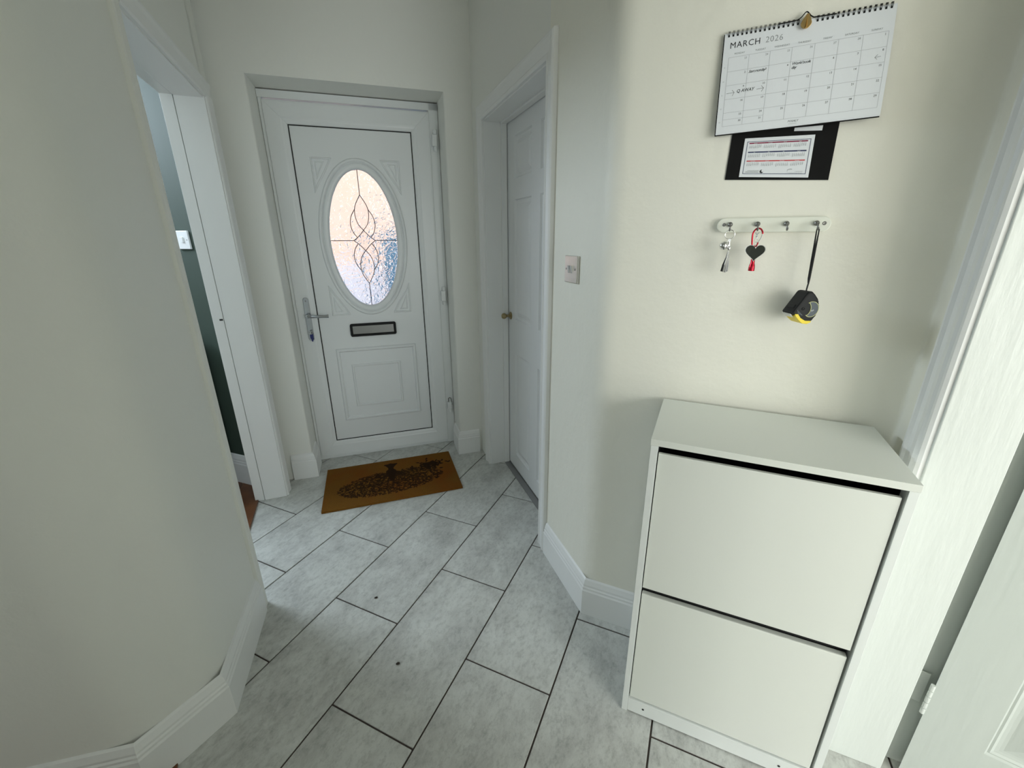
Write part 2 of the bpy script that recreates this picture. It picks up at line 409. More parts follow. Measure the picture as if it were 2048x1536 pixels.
# partition past the near doorway, behind the camera's right shoulder
setp(obj('wall_right_near', MB().box(.735, .845, -2.9, -.98, 0, H), M_wall2, F2), kind='structure')
setp(obj('wall_right_head', MB().box(.735, .845, -.98, -.17, 2.03, H), M_wall2, F2), kind='structure')
# garden room and hall enclosure
mb = MB().box(-3.3, 2.08, -3.3, -3.15, 0, H).box(3.12, 3.6, -3.3, -3.15, 0, H).box(2.08, 3.12, -3.3, -3.15, 0, .15).box(2.08, 3.12, -3.3, -3.15, 1.95, H)
setp(obj('wall_back', mb, M_wall, F2), kind='structure')
setp(obj('wall_far_right', MB().box(3.25, 3.35, -3.3, 3.6, 0, H), M_wall, F2), kind='structure')
setp(obj('wall_far_left', MB().box(-3.4, -3.3, -3.3, .12, 0, H), M_wall, F2), kind='structure')
setp(obj('ceiling', MB().box(-4.2, 4.2, -4.2, 4.0, H, H + .12), mat('ceiling_paint', (.80, .80, .78), .8)), kind='structure')

# ---- skirting boards
SK = [(0, 0), (.018, 0), (.018, .108), (.015, .114), (.015, .121), (.012, .126), (.012, .133), (.006, .150), (.0, .155)]
SKR = [(-o, z) for o, z in SK]
def skirt(name, path, prof, fr, org, label):
    mb = sweep(MB(), path, prof)
    return setp(obj(name, mb, M_wood, fr, org), label, kind='structure')
skirt('baseboard_left', [(-.961, 1.250)] + cL[1:4] + [cL[4]], SK, F0, (-.9, .8, 0), 'white moulded skirting wrapping the near left wall')
skirt('baseboard_front', [(-.128, YF), (-.013, YF), (-.013, -.03)], SKR, FD, (-.1, YF, 0), 'short white skirting left of the front door')
skirt('baseboard_front_right', [(.872, -.03), (.872, YF), (1.0, YF)], SKR, FD, (.9, YF, 0), 'short white skirting right of the front door')
b1 = W(F1, t1 + .068, 0); b2 = W(F2, .734, 0); b3 = W(F2, .735, -.08)
skirt('baseboard_right', [(b1.x, b1.y), (cc.x, cc.y), (b2.x, b2.y), (b3.x, b3.y)], SKR, F0, (.2, 1.4, 0), 'white moulded skirting on the right, running behind the shoe cabinet')

# ---- room beyond the left doorway
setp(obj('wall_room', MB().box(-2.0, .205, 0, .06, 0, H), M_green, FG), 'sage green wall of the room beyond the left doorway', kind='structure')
skg = sweep(MB(), [(-2.0, 0), (.20, 0)], [(-o, z * 1.2) for o, z in SK])
setp(obj('baseboard_room', skg, M_wood, FG), 'white skirting below the sage green wall', kind='structure')
fr_ = empty('floor_room', FL, (.4, .2, 0), 'brown floorboards in the room beyond the left doorway', kind='structure')
for i in range(14):
    y0 = .135 + i * .115
    obj('floorboard', MB().box(-1.2, 1.25, y0, y0 + .113, .0005, .009), M_wfloor, FL, (0, y0, 0), fr_, bevel=.001)

# ---- inner door casing (trim_2) in F1
tr2 = empty('trim_2', F1, (t0, 0, 0), 'white lining, stop and moulded architrave of the closed inner door', kind='structure')
obj('jamb', MB().box(t0, t0 + .012, 0, .135, 0, 1.893).box(t0 + .012, t0 + .024, .085, .115, 0, 1.881), M_wood, F1, (t0, 0, 0), tr2, bevel=.001)
obj('jamb', MB().box(t1 - .012, t1, 0, .135, 0, 1.893).box(t1 - .024, t1 - .012, .085, .115, 0, 1.881), M_wood, F1, (t1, 0, 0), tr2, bevel=.001)
obj('head', MB().box(t0, t1, 0, .135, 1.881, 1.893).box(t0, t1, .085, .115, 1.873, 1.881), M_wood, F1, (t0, 0, 1.88), tr2, bevel=.001)
pth = [(t0 + .006, 0), (t0 + .006, 1.887), (t1 - .006, 1.887), (t1 - .006, 0)]
obj('architrave', sweep(MB(), pth, ARCH, f=wallplane), M_wood, F1, (t0, 0, 0), tr2)
obj('threshold_strip', MB().box(t0 + .012, t1 - .012, .085, .120, -.001, .005), M_alu, F1, (t0, 0, 0), tr2, bevel=.0015)

# ---- near right doorway casing in F2 (faces seen edge on)
tr3 = empty('trim_3', F2, (.735, -.1, 0), 'white lining and architrave of the open doorway at the right', kind='structure')
# architrave on the return wall: runs along y from -.17 to -.085, protrudes to -x
prof3 = [(.735, -.086), (.722, -.086), (.716, -.091), (.716, -.097), (.722, -.101), (.724, -.112), (.719, -.128), (.716, -.146), (.721, -.152), (.719, -.158), (.715, -.164), (.716, -.171), (.722, -.175), (.735, -.175)]
obj('architrave', MB().prism(prof3, 0, 2.03), M_wood, F2, (.735, -.1, 0), tr3)
obj('lining', MB().box(.730, .850, -.180, -.15, 0, 2.03), M_lining, F2, (.735, -.1, 0), tr3, bevel=.002)
obj('rebate', MB().box(.84, .93, -.136, -.10, 0, 2.03), M_lining, F2, (.85, -.13, 0), tr3, bevel=.001)

# ================================================================== FRONT DOOR (door_1)
d1 = empty('door_1', FD, (0, 0, 0), 'white front door with an oval leaded glass panel and lower square moulding', kind='structure')
def P1(name, mb, m_, org=(0, 0, 0), bevel=0, parent=None, smooth=False, label=None):
    o = obj(name, mb, m_, FD, org, parent or d1, smooth=False, bevel=bevel)
    if smooth: smooth_angle(o, 40)
    if label: o['label'] = label
    return o
# outer frame
fp = [(0, .045), (0, -.012), (.004, -.016), (.020, -.016), (.026, -.012), (.030, -.004), (.030, .045)]   # (offset inward, height toward wall negative)
path = [(-.012, 0), (-.012, 2.040), (.870, 2.040), (.870, 0)]
mb = sweep(MB(), path, [(-o, -h) for o, h in [(0, .06), (0, .014), (.003, .010), (.014, .010), (.018, .014), (.018, .06)]], f=wallplane)
mb.box(.82, .870, .006, .06, 0, 2.04)
mb.box(-.012, .87, .006, .06, 2.005, 2.04)
mb.box(-.012, .87, .012, .06, 0, .02)
P1('frame', mb, M_upvc, (0, 0, 0), .0015)
# sash: four mitred rails
SP = [(0, .045), (0, .006), (.003, .001), (.010, 0), (.072, 0), (.080, .003), (.088, .004), (.098, .008), (.103, .012), (.103, .045)]
rect = [(.004, .018), (.822, .018), (.822, 1.998), (.004, 1.998)]      # counter-clockwise seen from the room, left = inward
cx, cz = (.004 + .822) / 2, (.018 + 1.998) / 2
for i in range(4):
    a = Vector(rect[i]); b = Vector(rect[(i + 1) % 4]); d = (b - a).normalized(); nn = Vector((-d.y, d.x))
    vs = []
    bot = .108 / .103 if i == 0 else 1
    for o, h in SP:
        gap = .0003
        sidew = o * (.103 / .103)
        q = a + d * (o + gap) + nn * o; vs.append((q.x, h, q.y))
    for o, h in SP:
        q = b - d * (o + .0003) + nn * o; vs.append((q.x, h, q.y))
    k = len(SP)
    fs = [(j, (j + 1) % k, k + (j + 1) % k, k + j) for j in range(k)] + [tuple(range(k)), tuple(range(k, 2 * k))[::-1]]
    P1('sash_rail', MB().add(vs, fs), M_upvc, (rect[i][0], 0, rect[i][1]))
PX0, PX1, PZ0, PZ1 = .108, .718, .122, 1.894
gk = sweep(MB(), [(PX0, PZ0), (PX1, PZ0), (PX1, PZ1), (PX0, PZ1)], [(-.0015, -.0125), (-.0015, -.010), (.0035, -.0095), (.0035, -.0125)], True, wallplane)
P1('gasket', gk, M_black, (.1, 0, 1), label='thin black rubber gasket')
OC = (.415, 1.335); OA, OB = .183, .367
def ell(a, b, n=72): return [(OC[0] + a * math.cos(2 * PI * i / n), OC[1] + b * math.sin(2 * PI * i / n)) for i in range(n)]
# panel with the oval opening
n = 72; rim = []
for i in range(n):
    th = 2 * PI * i / n; dx, dz = OA * math.cos(th), OB * math.sin(th)
    ks = []
    if dx > 1e-9: ks.append((PX1 - OC[0]) / dx)
    if dx < -1e-9: ks.append((PX0 - OC[0]) / dx)
    if dz > 1e-9: ks.append((PZ1 - OC[1]) / dz)
    if dz < -1e-9: ks.append((PZ0 - OC[1]) / dz)
    k = min(ks); rim.append((OC[0] + dx * k, OC[1] + dz * k))
# snap nearest rim points to the corners
for cx_, cz_ in ((PX0, PZ0), (PX1, PZ0), (PX1, PZ1), (PX0, PZ1)):
    j = min(range(n), key=lambda i: (rim[i][0] - cx_) ** 2 + (rim[i][1] - cz_) ** 2); rim[j] = (cx_, cz_)
inn = ell(OA, OB)
mb = MB(); vs = []
for y in (.012, .040):
    vs += [(x, y, z) for x, z in inn] + [(x, y, z) for x, z in rim]
fs = []
for i in range(n):
    j = (i + 1) % n
    fs += [(i, j, n + j, n + i), (2 * n + i, 3 * n + i, 3 * n + j, 2 * n + j), (i, 2 * n + i, 2 * n + j, j), (n + i, n + j, 3 * n + j, 3 * n + i)]
pan = P1('panel', mb.add(vs, fs), M_upvc, (.415, 0, 1.3))
rid = lambda w, h, y=.0125: [(-w / 2, -y), (-w * .36, -y + h * .55), (-w * .15, -y + h * .95), (w * .15, -y + h * .95), (w * .36, -y + h * .55), (w / 2, -y)]
mb = sweep(MB(), ell(.226, .412), rid(.020, .014), True, wallplane)
smooth_angle(P1('oval_moulding', mb, M_upvc, (.415, 0, 1.3)), 60)
mb = sweep(MB(), ell(.197, .382), [(-.018, -.0125), (-.012, -.006), (.0, -.004), (.010, -.007), (.016, -.014), (.016, -.03), (-.018, -.03)], True, wallplane)
smooth_angle(P1('oval_bead', mb, M_upvc, (.415, 0, 1.3)), 60)
# corner triangles with a curved long side
def tri(sx, sz):
    X = lambda x: OC[0] + sx * x; Z = lambda z: OC[1] + sz * z
    outer = [(.222, .412), (.130, .412)] + [(.130 + .092 * t ** 1.15 * 1.0, .412 - .150 * t) for t in (.2, .4, .6, .8)] + [(.222, .255)]
    inner = [(.205, .395), (.166, .395), (.186, .360), (.205, .318)]
    m_ = MB()
    for pl, w, h in ((outer, .010, .008), (inner, .007, .006)):
        q = [(X(a), Z(b)) for a, b in pl]
        if sx * sz < 0: q = q[::-1]
        sweep(m_, q, rid(w, h), True, wallplane)
    return m_
for sx in (-1, 1):
    for sz in (-1, 1): P1('corner_moulding', tri(sx, sz), M_upvc, (OC[0] + sx * .2, 0, OC[1] + sz * .38))
def sq(x0, x1, z0, z1): return [(x0, z0), (x1, z0), (x1, z1), (x0, z1)]
P1('square_moulding', sweep(MB(), sq(.190, .640, .262, .706), rid(.024, .013), True, wallplane), M_upvc, (.41, 0, .48))
P1('square_moulding', sweep(MB(), sq(.264, .540, .346, .606), rid(.016, .010), True, wallplane), M_upvc, (.41, 0, .48))
# glazing: ground of crinkled glass, clear bevelled leaves, lead cames
def q2(x, y):   # points read off the 922x1536 study of the oval -> door plane
    PTS = {}
    return x, y
# symmetric design about the centre of the oval, metres from OC
def curve(pts, n=10):
    out = []
    P = [Vector(p) for p in pts]
    P = [P[0] * 2 - P[1]] + P + [P[-1] * 2 - P[-2]]
    for i in range(1, len(P) - 2):
        for k in range(n):
            t = k / n; a, b, c, d = P[i - 1:i + 3]
            out.append(.5 * ((2 * b) + (c - a) * t + (2 * a - 5 * b + 4 * c - d) * t * t + (3 * b - a - 3 * c + d) * t ** 3))
    out.append(P[-2]); return [(p[0], p[1]) for p in out]
lines = []
for s in (1, -1):      # upper and lower halves
    lines.append([(0, s * OB), (0, s * .240)])
    for x in (1, -1):
        lines.append(curve([(0, s * .240), (x * .030, s * .185), (x * .037, s * .140), (x * .026, s * .090), (0, s * .055)]))
        lines.append(curve([(x * .034, s * .168), (x * .058, s * .128), (x * .066, s * .085), (x * .056, s * .045), (x * .038, s * .018)]))
        lines.append(curve([(0, s * .055), (x * .030, s * .022), (x * .058, 0)]))
for x in (1, -1): lines.append([(x * .058, 0), (x * OA, 0)])
GY = .020
mb = MB().prism([(x, z) for x, z in ell(OA - .001, OB - .001)], GY, GY + .004, lambda a, b, h: (a, h, b))
gl = P1('glass_pane', mb, M_glass, (.415, GY, 1.335), label='crinkled patterned glass')
mb = MB()
for l in lines: mb.tube([(OC[0] + a, GY - .0005, OC[1] + b) for a, b in l], .0022, 6)
P1('lead_came', mb, M_lead, (.415, GY, 1.335), label='dark lead strips drawing a diamond and leaf design')
# clear bevelled leaves on the room side of the pane
def leafpoly(pts, k):
    c = Vector((sum(p[0] for p in pts) / len(pts), sum(p[1] for p in pts) / len(pts)))
    return [((Vector(p) - c) * k + c) for p in pts]
def bevelled(pts):
    lo = leafpoly(pts, .96); hi = leafpoly(pts, .72); n = len(pts); m_ = MB()
    f = lambda p, y: (OC[0] + p[0], y, OC[1] + p[1])
    m_.add([f(p, GY - .0008) for p in lo] + [f(p, GY - .003) for p in hi], [tuple(range(n, 2 * n))] + [(i, (i + 1) % n, n + (i + 1) % n, n + i) for i in range(n)])
    return m_
for s in (1, -1):
    a = curve([(0, s * .240), (.030, s * .185), (.037, s * .140), (.026, s * .090), (0, s * .055)]); b = [(-p[0], p[1]) for p in a][::-1]
    P1('bevelled_piece', bevelled(a + b[1:-1]), M_glass2, (.415, GY, OC[1] + s * .15))
a = curve([(0, .055), (.030, .022), (.058, 0)]); q = a + [(p[0], -p[1]) for p in a][::-1][1:]; q = q + [(-p[0], p[1]) for p in q][::-1][1:-1]
P1('bevelled_piece', bevelled(q), M_glass2, (.415, GY, OC[1]))
# letter plate
def rrect(x0, x1, z0, z1, r, n=5):
    out = []
    for cx_, cz_, a0 in ((x1 - r, z1 - r, 0), (x0 + r, z1 - r, 90), (x0 + r, z0 + r, 180), (x1 - r, z0 + r, 270)):
        for i in range(n + 1):
            a = R(a0 + 90 * i / n); out.append((cx_ + r * math.cos(a), cz_ + r * math.sin(a)))
    return out
lpz = (.790, .861)
lp_ = empty('letter_plate', FD, (.409, .01, .825)); lp_.parent = d1; lp_.matrix_world = origin_matrix(FD, (.409, .01, .825)); lp_.location = (.409, .01, .825); lp_.rotation_euler = (0, 0, 0)
lp_['label'] = 'brushed metal letter plate in a black surround'
mb = sweep(MB(), rrect(.279, .539, *lpz, .008), [(-.003, -.012), (-.003, .001), (.000, .005), (.007, .005), (.011, 0), (.011, -.012)], True, wallplane)
PORG[lp_.name] = (.409, .01, .825)
obj('surround', mb, M_blackp, FD, (.409, .01, .825), lp_)
obj('flap', MB().prism(rrect(.289, .529, .800, .851, .003), .006, .010, lambda a, b, h: (a, h, b)), M_brush, FD, (.409, .008, .825), lp_, bevel=.001)
# handle
hd = empty('handle', FD, (.062, 0, .93)); hd.parent = d1; hd.location = (.062, 0, .93); hd.rotation_euler = (0, 0, 0); PORG[hd.name] = (.062, 0, .93)
def stadium(cx_, z0, z1, r, n=10):
    return [(cx_ + r * math.cos(PI * i / n), z1 - r + r * math.sin(PI * i / n)) for i in range(n + 1)] + [(cx_ - r * math.cos(PI * i / n), z0 + r - r * math.sin(PI * i / n)) for i in range(n + 1)]
obj('backplate', MB().prism(stadium(.060, .782, 1.032, .015), -.009, 0, lambda a, b, h: (a, h, b)), M_chrome, FD, (.062, 0, .93), hd, bevel=.002)
lv = MB().lathe([(.012, 0), (.012, .03), (.010, .034), (.001, .034)], (.060, -.009, .930), 'y', 16, -1)
lv.tube([(.060, -.036, .930), (.080, -.047, .930), (.10, -.050, .929), (.150, -.050, .927), (.172, -.046, .927)], [.009, .0085, .008, .0075, .009], 10, flat=(.8, 1.1))
smooth_angle(obj('lever', lv, M_chrome, FD, (.062, 0, .93), hd), 50)
obj('screw', MB().disc((.060, -.0092, 1.012), .004, -.001, 10), M_steelhook, FD, (.06, 0, 1.01), hd)
smooth_angle(obj('lock_cylinder', MB().lathe([(.009, 0), (.009, .006), (.007, .008), (.001, .008)], (.063, -.009, .835), 'y', 14, -1), M_brush, FD, (.06, 0, .835), hd), 40)
# the key
ky = empty('door_key', FD, (.063, -.018, .832), 'blue-headed key left hanging in the lock of the front door', 'key')
obj('shank', MB().box(.0615, .0645, -.046, -.016, .829, .841), M_silver, FD, (.063, -.018, .832), ky)
hdp = [(.054, .820), (.058, .828), (.068, .828), (.072, .820), (.072, .803), (.068, .797), (.068, .786), (.064, .781), (.060, .786), (.059, .797), (.055, .803)]
obj('key_head', MB().prism(hdp, -.036, -.030, lambda a, b, h: (a + .003, h, b)), M_blue, FD, (.063, -.018, .81), ky, bevel=.001)
obj('split_ring', MB().tube([(.063 + .010 * math.cos(a), -.036 + .003 * math.sin(a), .835 + .008 * math.sin(a)) for a in [2 * PI * i / 16 for i in range(16)]], .0011, 6, True), M_silver, FD, (.063, -.018, .832), ky)
# hinges
for i, (z0, z1) in enumerate(((1.800, 1.915), (.948, 1.066), (.225, .330))):
    h_ = empty('hinge', FD, (.843, 0, z0)); h_.parent = d1; h_.location = (.843, 0, z0); h_.rotation_euler = (0, 0, 0); PORG[h_.name] = (.843, 0, z0)
    obj('hinge_body', MB().box(.828, .856, -.020, .008, z0 + .028, z1 - .028), M_upvc, FD, (.843, 0, z0), h_, bevel=.003)
    kn = MB().lathe([(.008, z0 + .004), (.0095, z0 + .008), (.0095, z0 + .026), (.007, z0 + .028)], (.846, -.010, 0), 'z', 14)
    if i < 2: kn.lathe([(.007, z1 - .028), (.0095, z1 - .026), (.0095, z1 - .008), (.008, z1 - .004)], (.846, -.010, 0), 'z', 14)
    obj('hinge_cap', kn, M_upvc, FD, (.843, 0, z0), h_)
    if i == 2: obj('hinge_pin', MB().tube([(.836, -.010, z1 - .03), (.836, -.011, z1 - .004), (.843, -.012, z1 + .003), (.853, -.012, z1 - .002), (.857, -.012, z1 - .03), (.858, -.011, z1 - .05)], .0022, 6), M_blackp, FD, (.843, 0, z1), h_)

# ================================================================== INNER DOOR (door_2)
YD = .120
d2_ = empty('door_2', F1, (t0, YD, 0), 'white six-panel inner door with a small brass knob, closed', kind='structure')
DX0, DX1, DZ0, DZ1 = t0 + .014, t1 - .014, .010, 1.879
def P2(name, mb, m_=M_door, org=(t0, YD, 0), bevel=0): return obj(name, mb, m_, F1, org, d2_, bevel=bevel)
cols = [(DX0 + .105, DX0 + .325), (DX0 + .425, DX0 + .645)]; rows = [(.105, .735), (.925, 1.525), (1.620, 1.805)]
mb = MB().box(DX0, DX1, YD + .0125, YD + .035, DZ0, DZ1)
xs = [DX0, cols[0][0], cols[0][1], cols[1][0], cols[1][1], DX1]; zs = [DZ0, rows[0][0], rows[0][1], rows[1][0], rows[1][1], rows[2][0], rows[2][1], DZ1]
# stiles and rails as one leaf: face cells left out where the panels sit, with a moulded edge
for i in range(5):
    for j in range(7):
        if i in (1, 3) and j in (1, 3, 5): continue
        mb.add([(xs[i], YD, zs[j]), (xs[i + 1], YD, zs[j]), (xs[i + 1], YD, zs[j + 1]), (xs[i], YD, zs[j + 1])], [(0, 1, 2, 3)])
mb.add([(DX0, YD, DZ0), (DX0, YD, DZ1), (DX0, YD + .014, DZ1), (DX0, YD + .014, DZ0)], [(0, 1, 2, 3)])
mb.add([(DX0, YD, DZ1), (DX1, YD, DZ1), (DX1, YD + .014, DZ1), (DX0, YD + .014, DZ1)], [(0, 1, 2, 3)])
P2('door_leaf', mb)
for x0, x1 in cols:
    for z0, z1 in rows:
        m_ = MB(); rings = [(0, 0), (.005, .009), (.012, .012), (.020, .012), (.042, .003), (.043, .003)]
        vs = []
        for ins, dep in rings: vs += [(x0 + ins, YD + dep, z0 + ins), (x1 - ins, YD + dep, z0 + ins), (x1 - ins, YD + dep, z1 - ins), (x0 + ins, YD + dep, z1 - ins)]
        fs = [(4 * k + a, 4 * k + (a + 1) % 4, 4 * k + 4 + (a + 1) % 4, 4 * k + 4 + a) for k in range(len(rings) - 1) for a in range(4)] + [tuple(range(4 * len(rings) - 4, 4 * len(rings)))]
        P2('door_panel', m_.add(vs, fs), org=((x0 + x1) / 2, YD, (z0 + z1) / 2))
kb = MB().lathe([(.021, 0), (.021, .004), (.014, .008), (.008, .012), (.0075, .026), (.012, .030), (.0155, .036), (.0165, .043), (.014, .050), (.008, .054), (.001, .055)], (DX0 + .040, YD, .935), 'y', 22, -1)
smooth_angle(P2('knob', kb, M_brass, (DX0 + .04, YD, .935)), 50)['label'] = 'small round antique brass knob'

# ================================================================== NEAR RIGHT DOOR (door_3), standing open
YN = 0.0
F3 = frame(W(F2, .883, -.178)[:2], (math.cos(R(-36)), math.sin(R(-36))))
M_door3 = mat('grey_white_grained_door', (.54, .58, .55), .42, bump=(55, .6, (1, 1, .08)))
d3 = empty('door_3', F3, (0, 0, 0), 'white wood-grained door standing open at the right edge', kind='structure')
def P3(name, mb, m_=M_door3, org=(0, 0, 0), bevel=0): return obj(name, mb, m_, F3, org, d3, bevel=bevel)
X0, X1 = .0, .75; zz = [(.20, .78), (.98, 1.52), (1.66, 1.86)]; xc = [(X0 + .113, X0 + .33), (X0 + .43, X0 + .63)]
mb = MB().box(X0 + .016, X1, YN + .0085, YN + .040, .012, 1.97)
xs = [X0, xc[0][0], xc[0][1], xc[1][0], xc[1][1], X1]; zs = [.012, zz[0][0], zz[0][1], zz[1][0], zz[1][1], zz[2][0], zz[2][1], 1.97]
for i in range(5):
    for j in range(7):
        if i in (1, 3) and j in (1, 3, 5): continue
        mb.add([(xs[i], YN, zs[j]), (xs[i + 1], YN, zs[j]), (xs[i + 1], YN, zs[j + 1]), (xs[i], YN, zs[j + 1])], [(0, 1, 2, 3)])
mb.add([(X0, YN, .012), (X0, YN, 1.97), (X0 + .003, YN + .005, 1.97), (X0 + .003, YN + .005, .012)], [(0, 1, 2, 3)])
P3('door_leaf', mb)
for x0, x1 in xc:
    for z0, z1 in zz:
        rings = [(0, 0), (.004, .004), (.008, .003), (.013, .006), (.020, .007), (.026, .007), (.05, .002), (.051, .002)]; vs = []
        for ins, dep in rings: vs += [(x0 + ins, YN + dep, z0 + ins), (x1 - ins, YN + dep, z0 + ins), (x1 - ins, YN + dep, z1 - ins), (x0 + ins, YN + dep, z1 - ins)]
        fs = [(4 * k + a, 4 * k + (a + 1) % 4, 4 * k + 4 + (a + 1) % 4, 4 * k + 4 + a) for k in range(len(rings) - 1) for a in range(4)] + [tuple(range(4 * len(rings) - 4, 4 * len(rings)))]
        P3('door_panel', MB().add(vs, fs), org=((x0 + x1) / 2, YN, (z0 + z1) / 2))
for z0 in (.235, 1.0, 1.72):
    hg = MB()
    for k in range(5): hg.lathe([(.0046, z0 + .019 * k + .001), (.0046, z0 + .019 * k + .018)], (-.0035, YN - .001, 0), 'z', 12)
    hg.box(-.026, -.004, .030, .032, z0, z0 + .095)
    P3('hinge', hg, M_lining, (0, YN, z0))

# ================================================================== SHOE CABINET
CW, CD, CH = .489, .286, .900
cb = empty('shoe_cabinet', FC, (CW / 2, CD / 2, 0), 'white laminate shoe cabinet with two tip-out doors under the key rack', 'cabinet')
def PC(name, mb, m_=M_cab, org=(CW / 2, CD / 2, 0), bevel=.0006): return obj(name, mb, m_, FC, org, cb, bevel=bevel)
PC('side_panel', MB().box(0, .016, 0, CD, 0, CH - .0165), M_edge)
PC('side_panel', MB().box(CW - .016, CW, 0, CD, 0, CH - .0165), M_edge)
PC('top_panel', MB().box(-.001, CW + .001, -.001, CD, CH - .016, CH))
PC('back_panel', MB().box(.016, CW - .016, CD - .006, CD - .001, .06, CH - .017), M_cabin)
PC('inner_shade_sheet', MB().box(.0162, .0175, .03, CD - .008, .06, CH - .018).box(CW - .0175, CW - .0162, .03, CD - .008, .06, CH - .018).box(.018, CW - .018, .03, CD - .008, CH - .0185, CH - .0165), M_cabin)  # dark sheets added so the gaps around the doors look deep in shade
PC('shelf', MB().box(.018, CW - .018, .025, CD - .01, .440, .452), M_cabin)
pl = PC('plinth', MB().box(.0165, CW - .0165, .001, .017, .004, .054), M_edge)
for x in (.060, .405):
    obj('screw_hole', MB().disc((x, .0008, .030), .0032, -.0006, 12), M_black, FC, (x, 0, .03), pl)
def flap(z0, z1, lean, th_):
    m_ = MB(); y = lambda z: .004 - lean * (z - z0)
    x0, x1 = .0185, CW - .0205; vs = []
    for z in (z0, z1):
        for dy in (0, th_):
            for x in (x0, x1): vs.append((x, y(z) + dy, z))
    m_.add(vs, [(0, 2, 3, 1), (4, 5, 7, 6), (0, 1, 5, 4), (2, 6, 7, 3), (0, 4, 6, 2), (1, 3, 7, 5)])
    return m_
dA = PC('flap_door', flap(.466, .8635, -.004, .009), bevel=.0012)
dB = PC('flap_door', flap(.058, .443, -.006, .016), bevel=.0025)
dA['label'] = 'upper tip-out door with a dark gap above it'; dB['label'] = 'lower tip-out door'

# ================================================================== DOORMAT
A_ = Vector((-1.132, 2.276)); B_ = Vector((-.430, 2.508)); Cc = Vector((-.281, 2.086)); D_ = Vector((-.980, 1.842))
FM = frame(((A_ + B_ + Cc + D_) / 4)[:], (B_ - A_)[:])
MW, MH = .742, .446
NX, NY = 300, 180
import numpy as np
rng = np.random.RandomState(3)
grid = np.zeros((NY, NX))
yy, xx = np.mgrid[0:NY, 0:NX]; X = (xx + .5) / NX * MW - MW / 2; Y = (yy + .5) / NY * MH - MH / 2
def stamp(cx_, cy_, a, b, th, v=1.0):
    global grid
    x0 = max(0, int((cx_ - a + MW / 2) / MW * NX)); x1 = min(NX, int((cx_ + a + MW / 2) / MW * NX) + 2)
    y0 = max(0, int((cy_ - a + MH / 2) / MH * NY)); y1 = min(NY, int((cy_ + a + MH / 2) / MH * NY) + 2)
    xs_, ys_ = X[y0:y1, x0:x1] - cx_, Y[y0:y1, x0:x1] - cy_
    u = xs_ * math.cos(th) + ys_ * math.sin(th); w = -xs_ * math.sin(th) + ys_ * math.cos(th)
    mk = (u / a) ** 2 + (w / b) ** 2 < 1
    grid[y0:y1, x0:x1][mk] = np.maximum(grid[y0:y1, x0:x1][mk], v)
def stroke(p, q, r0, r1, v=1.0):
    k = 24
    for i in range(k + 1):
        t = i / k; r = r0 * (1 - t) + r1 * t; stamp(p[0] * (1 - t) + q[0] * t, p[1] * (1 - t) + q[1] * t, r, r, 0, v)
# a tree with its foot towards the door (+y) and its crown towards the hall (-y)
stroke((-.004, .162), (-.004, .07), .018, .014); stroke((-.035, .165), (.03, .165), .008, .008); stroke((-.03, .165), (-.004, .12), .008, .012); stroke((.026, .165), (-.004, .12), .008, .012)
stroke((-.004, .08), (-.004, -.02), .030, .012)
for k in range(26):
    a = rng.uniform(-.1, PI + .1); l = rng.uniform(.4, .95); ex = math.cos(a) * .285 * l; ey = .035 - math.sin(a) * .16 * l
    stroke((rng.uniform(-.02, .02), .075), (ex, ey), .006, .002, .95)
for k in range(1500):
    a = rng.uniform(0, 2 * PI); l = math.sqrt(rng.uniform(0, 1)); x = math.cos(a) * .295 * l - .005; y = math.sin(a) * .125 * l - .035 + .05 * (x / .295) * .4
    if y > .075 and abs(x) < .06: continue
    stamp(x, y, rng.uniform(.007, .0125), rng.uniform(.0022, .0042), rng.uniform(0, PI), rng.uniform(.75, 1))
for k in range(110):
    stamp(.235 + rng.normal() * .035, .085 + rng.normal() * .022, .012, .006, rng.uniform(0, PI), 1)
grid *= .93
vs = [(x / NX * MW - MW / 2, y / NY * MH - MH / 2, .012) for y in range(NY + 1) for x in range(NX + 1)]
fs = [(y * (NX + 1) + x, y * (NX + 1) + x + 1, (y + 1) * (NX + 1) + x + 1, (y + 1) * (NX + 1) + x) for y in range(NY) for x in range(NX)]
me = bpy.data.meshes.new('coir_pile'); me.from_pydata(vs, [], fs); me.materials.append(M_coir)
at = me.attributes.new('print', 'FLOAT', 'FACE'); at.data.foreach_set('value', grid.reshape(-1).astype('f'))
dm = empty('doormat', FM, (0, 0, 0), 'brown coir doormat printed with a dark tree, lying before the front door', 'doormat')
o = bpy.data.objects.new('coir_pile', me); C.objects.link(o); o.parent = dm
obj('rubber_backing', MB().box(-MW / 2, MW / 2, -MH / 2, MH / 2, .0008, .0118), M_coir, FM, (0, 0, 0), dm)

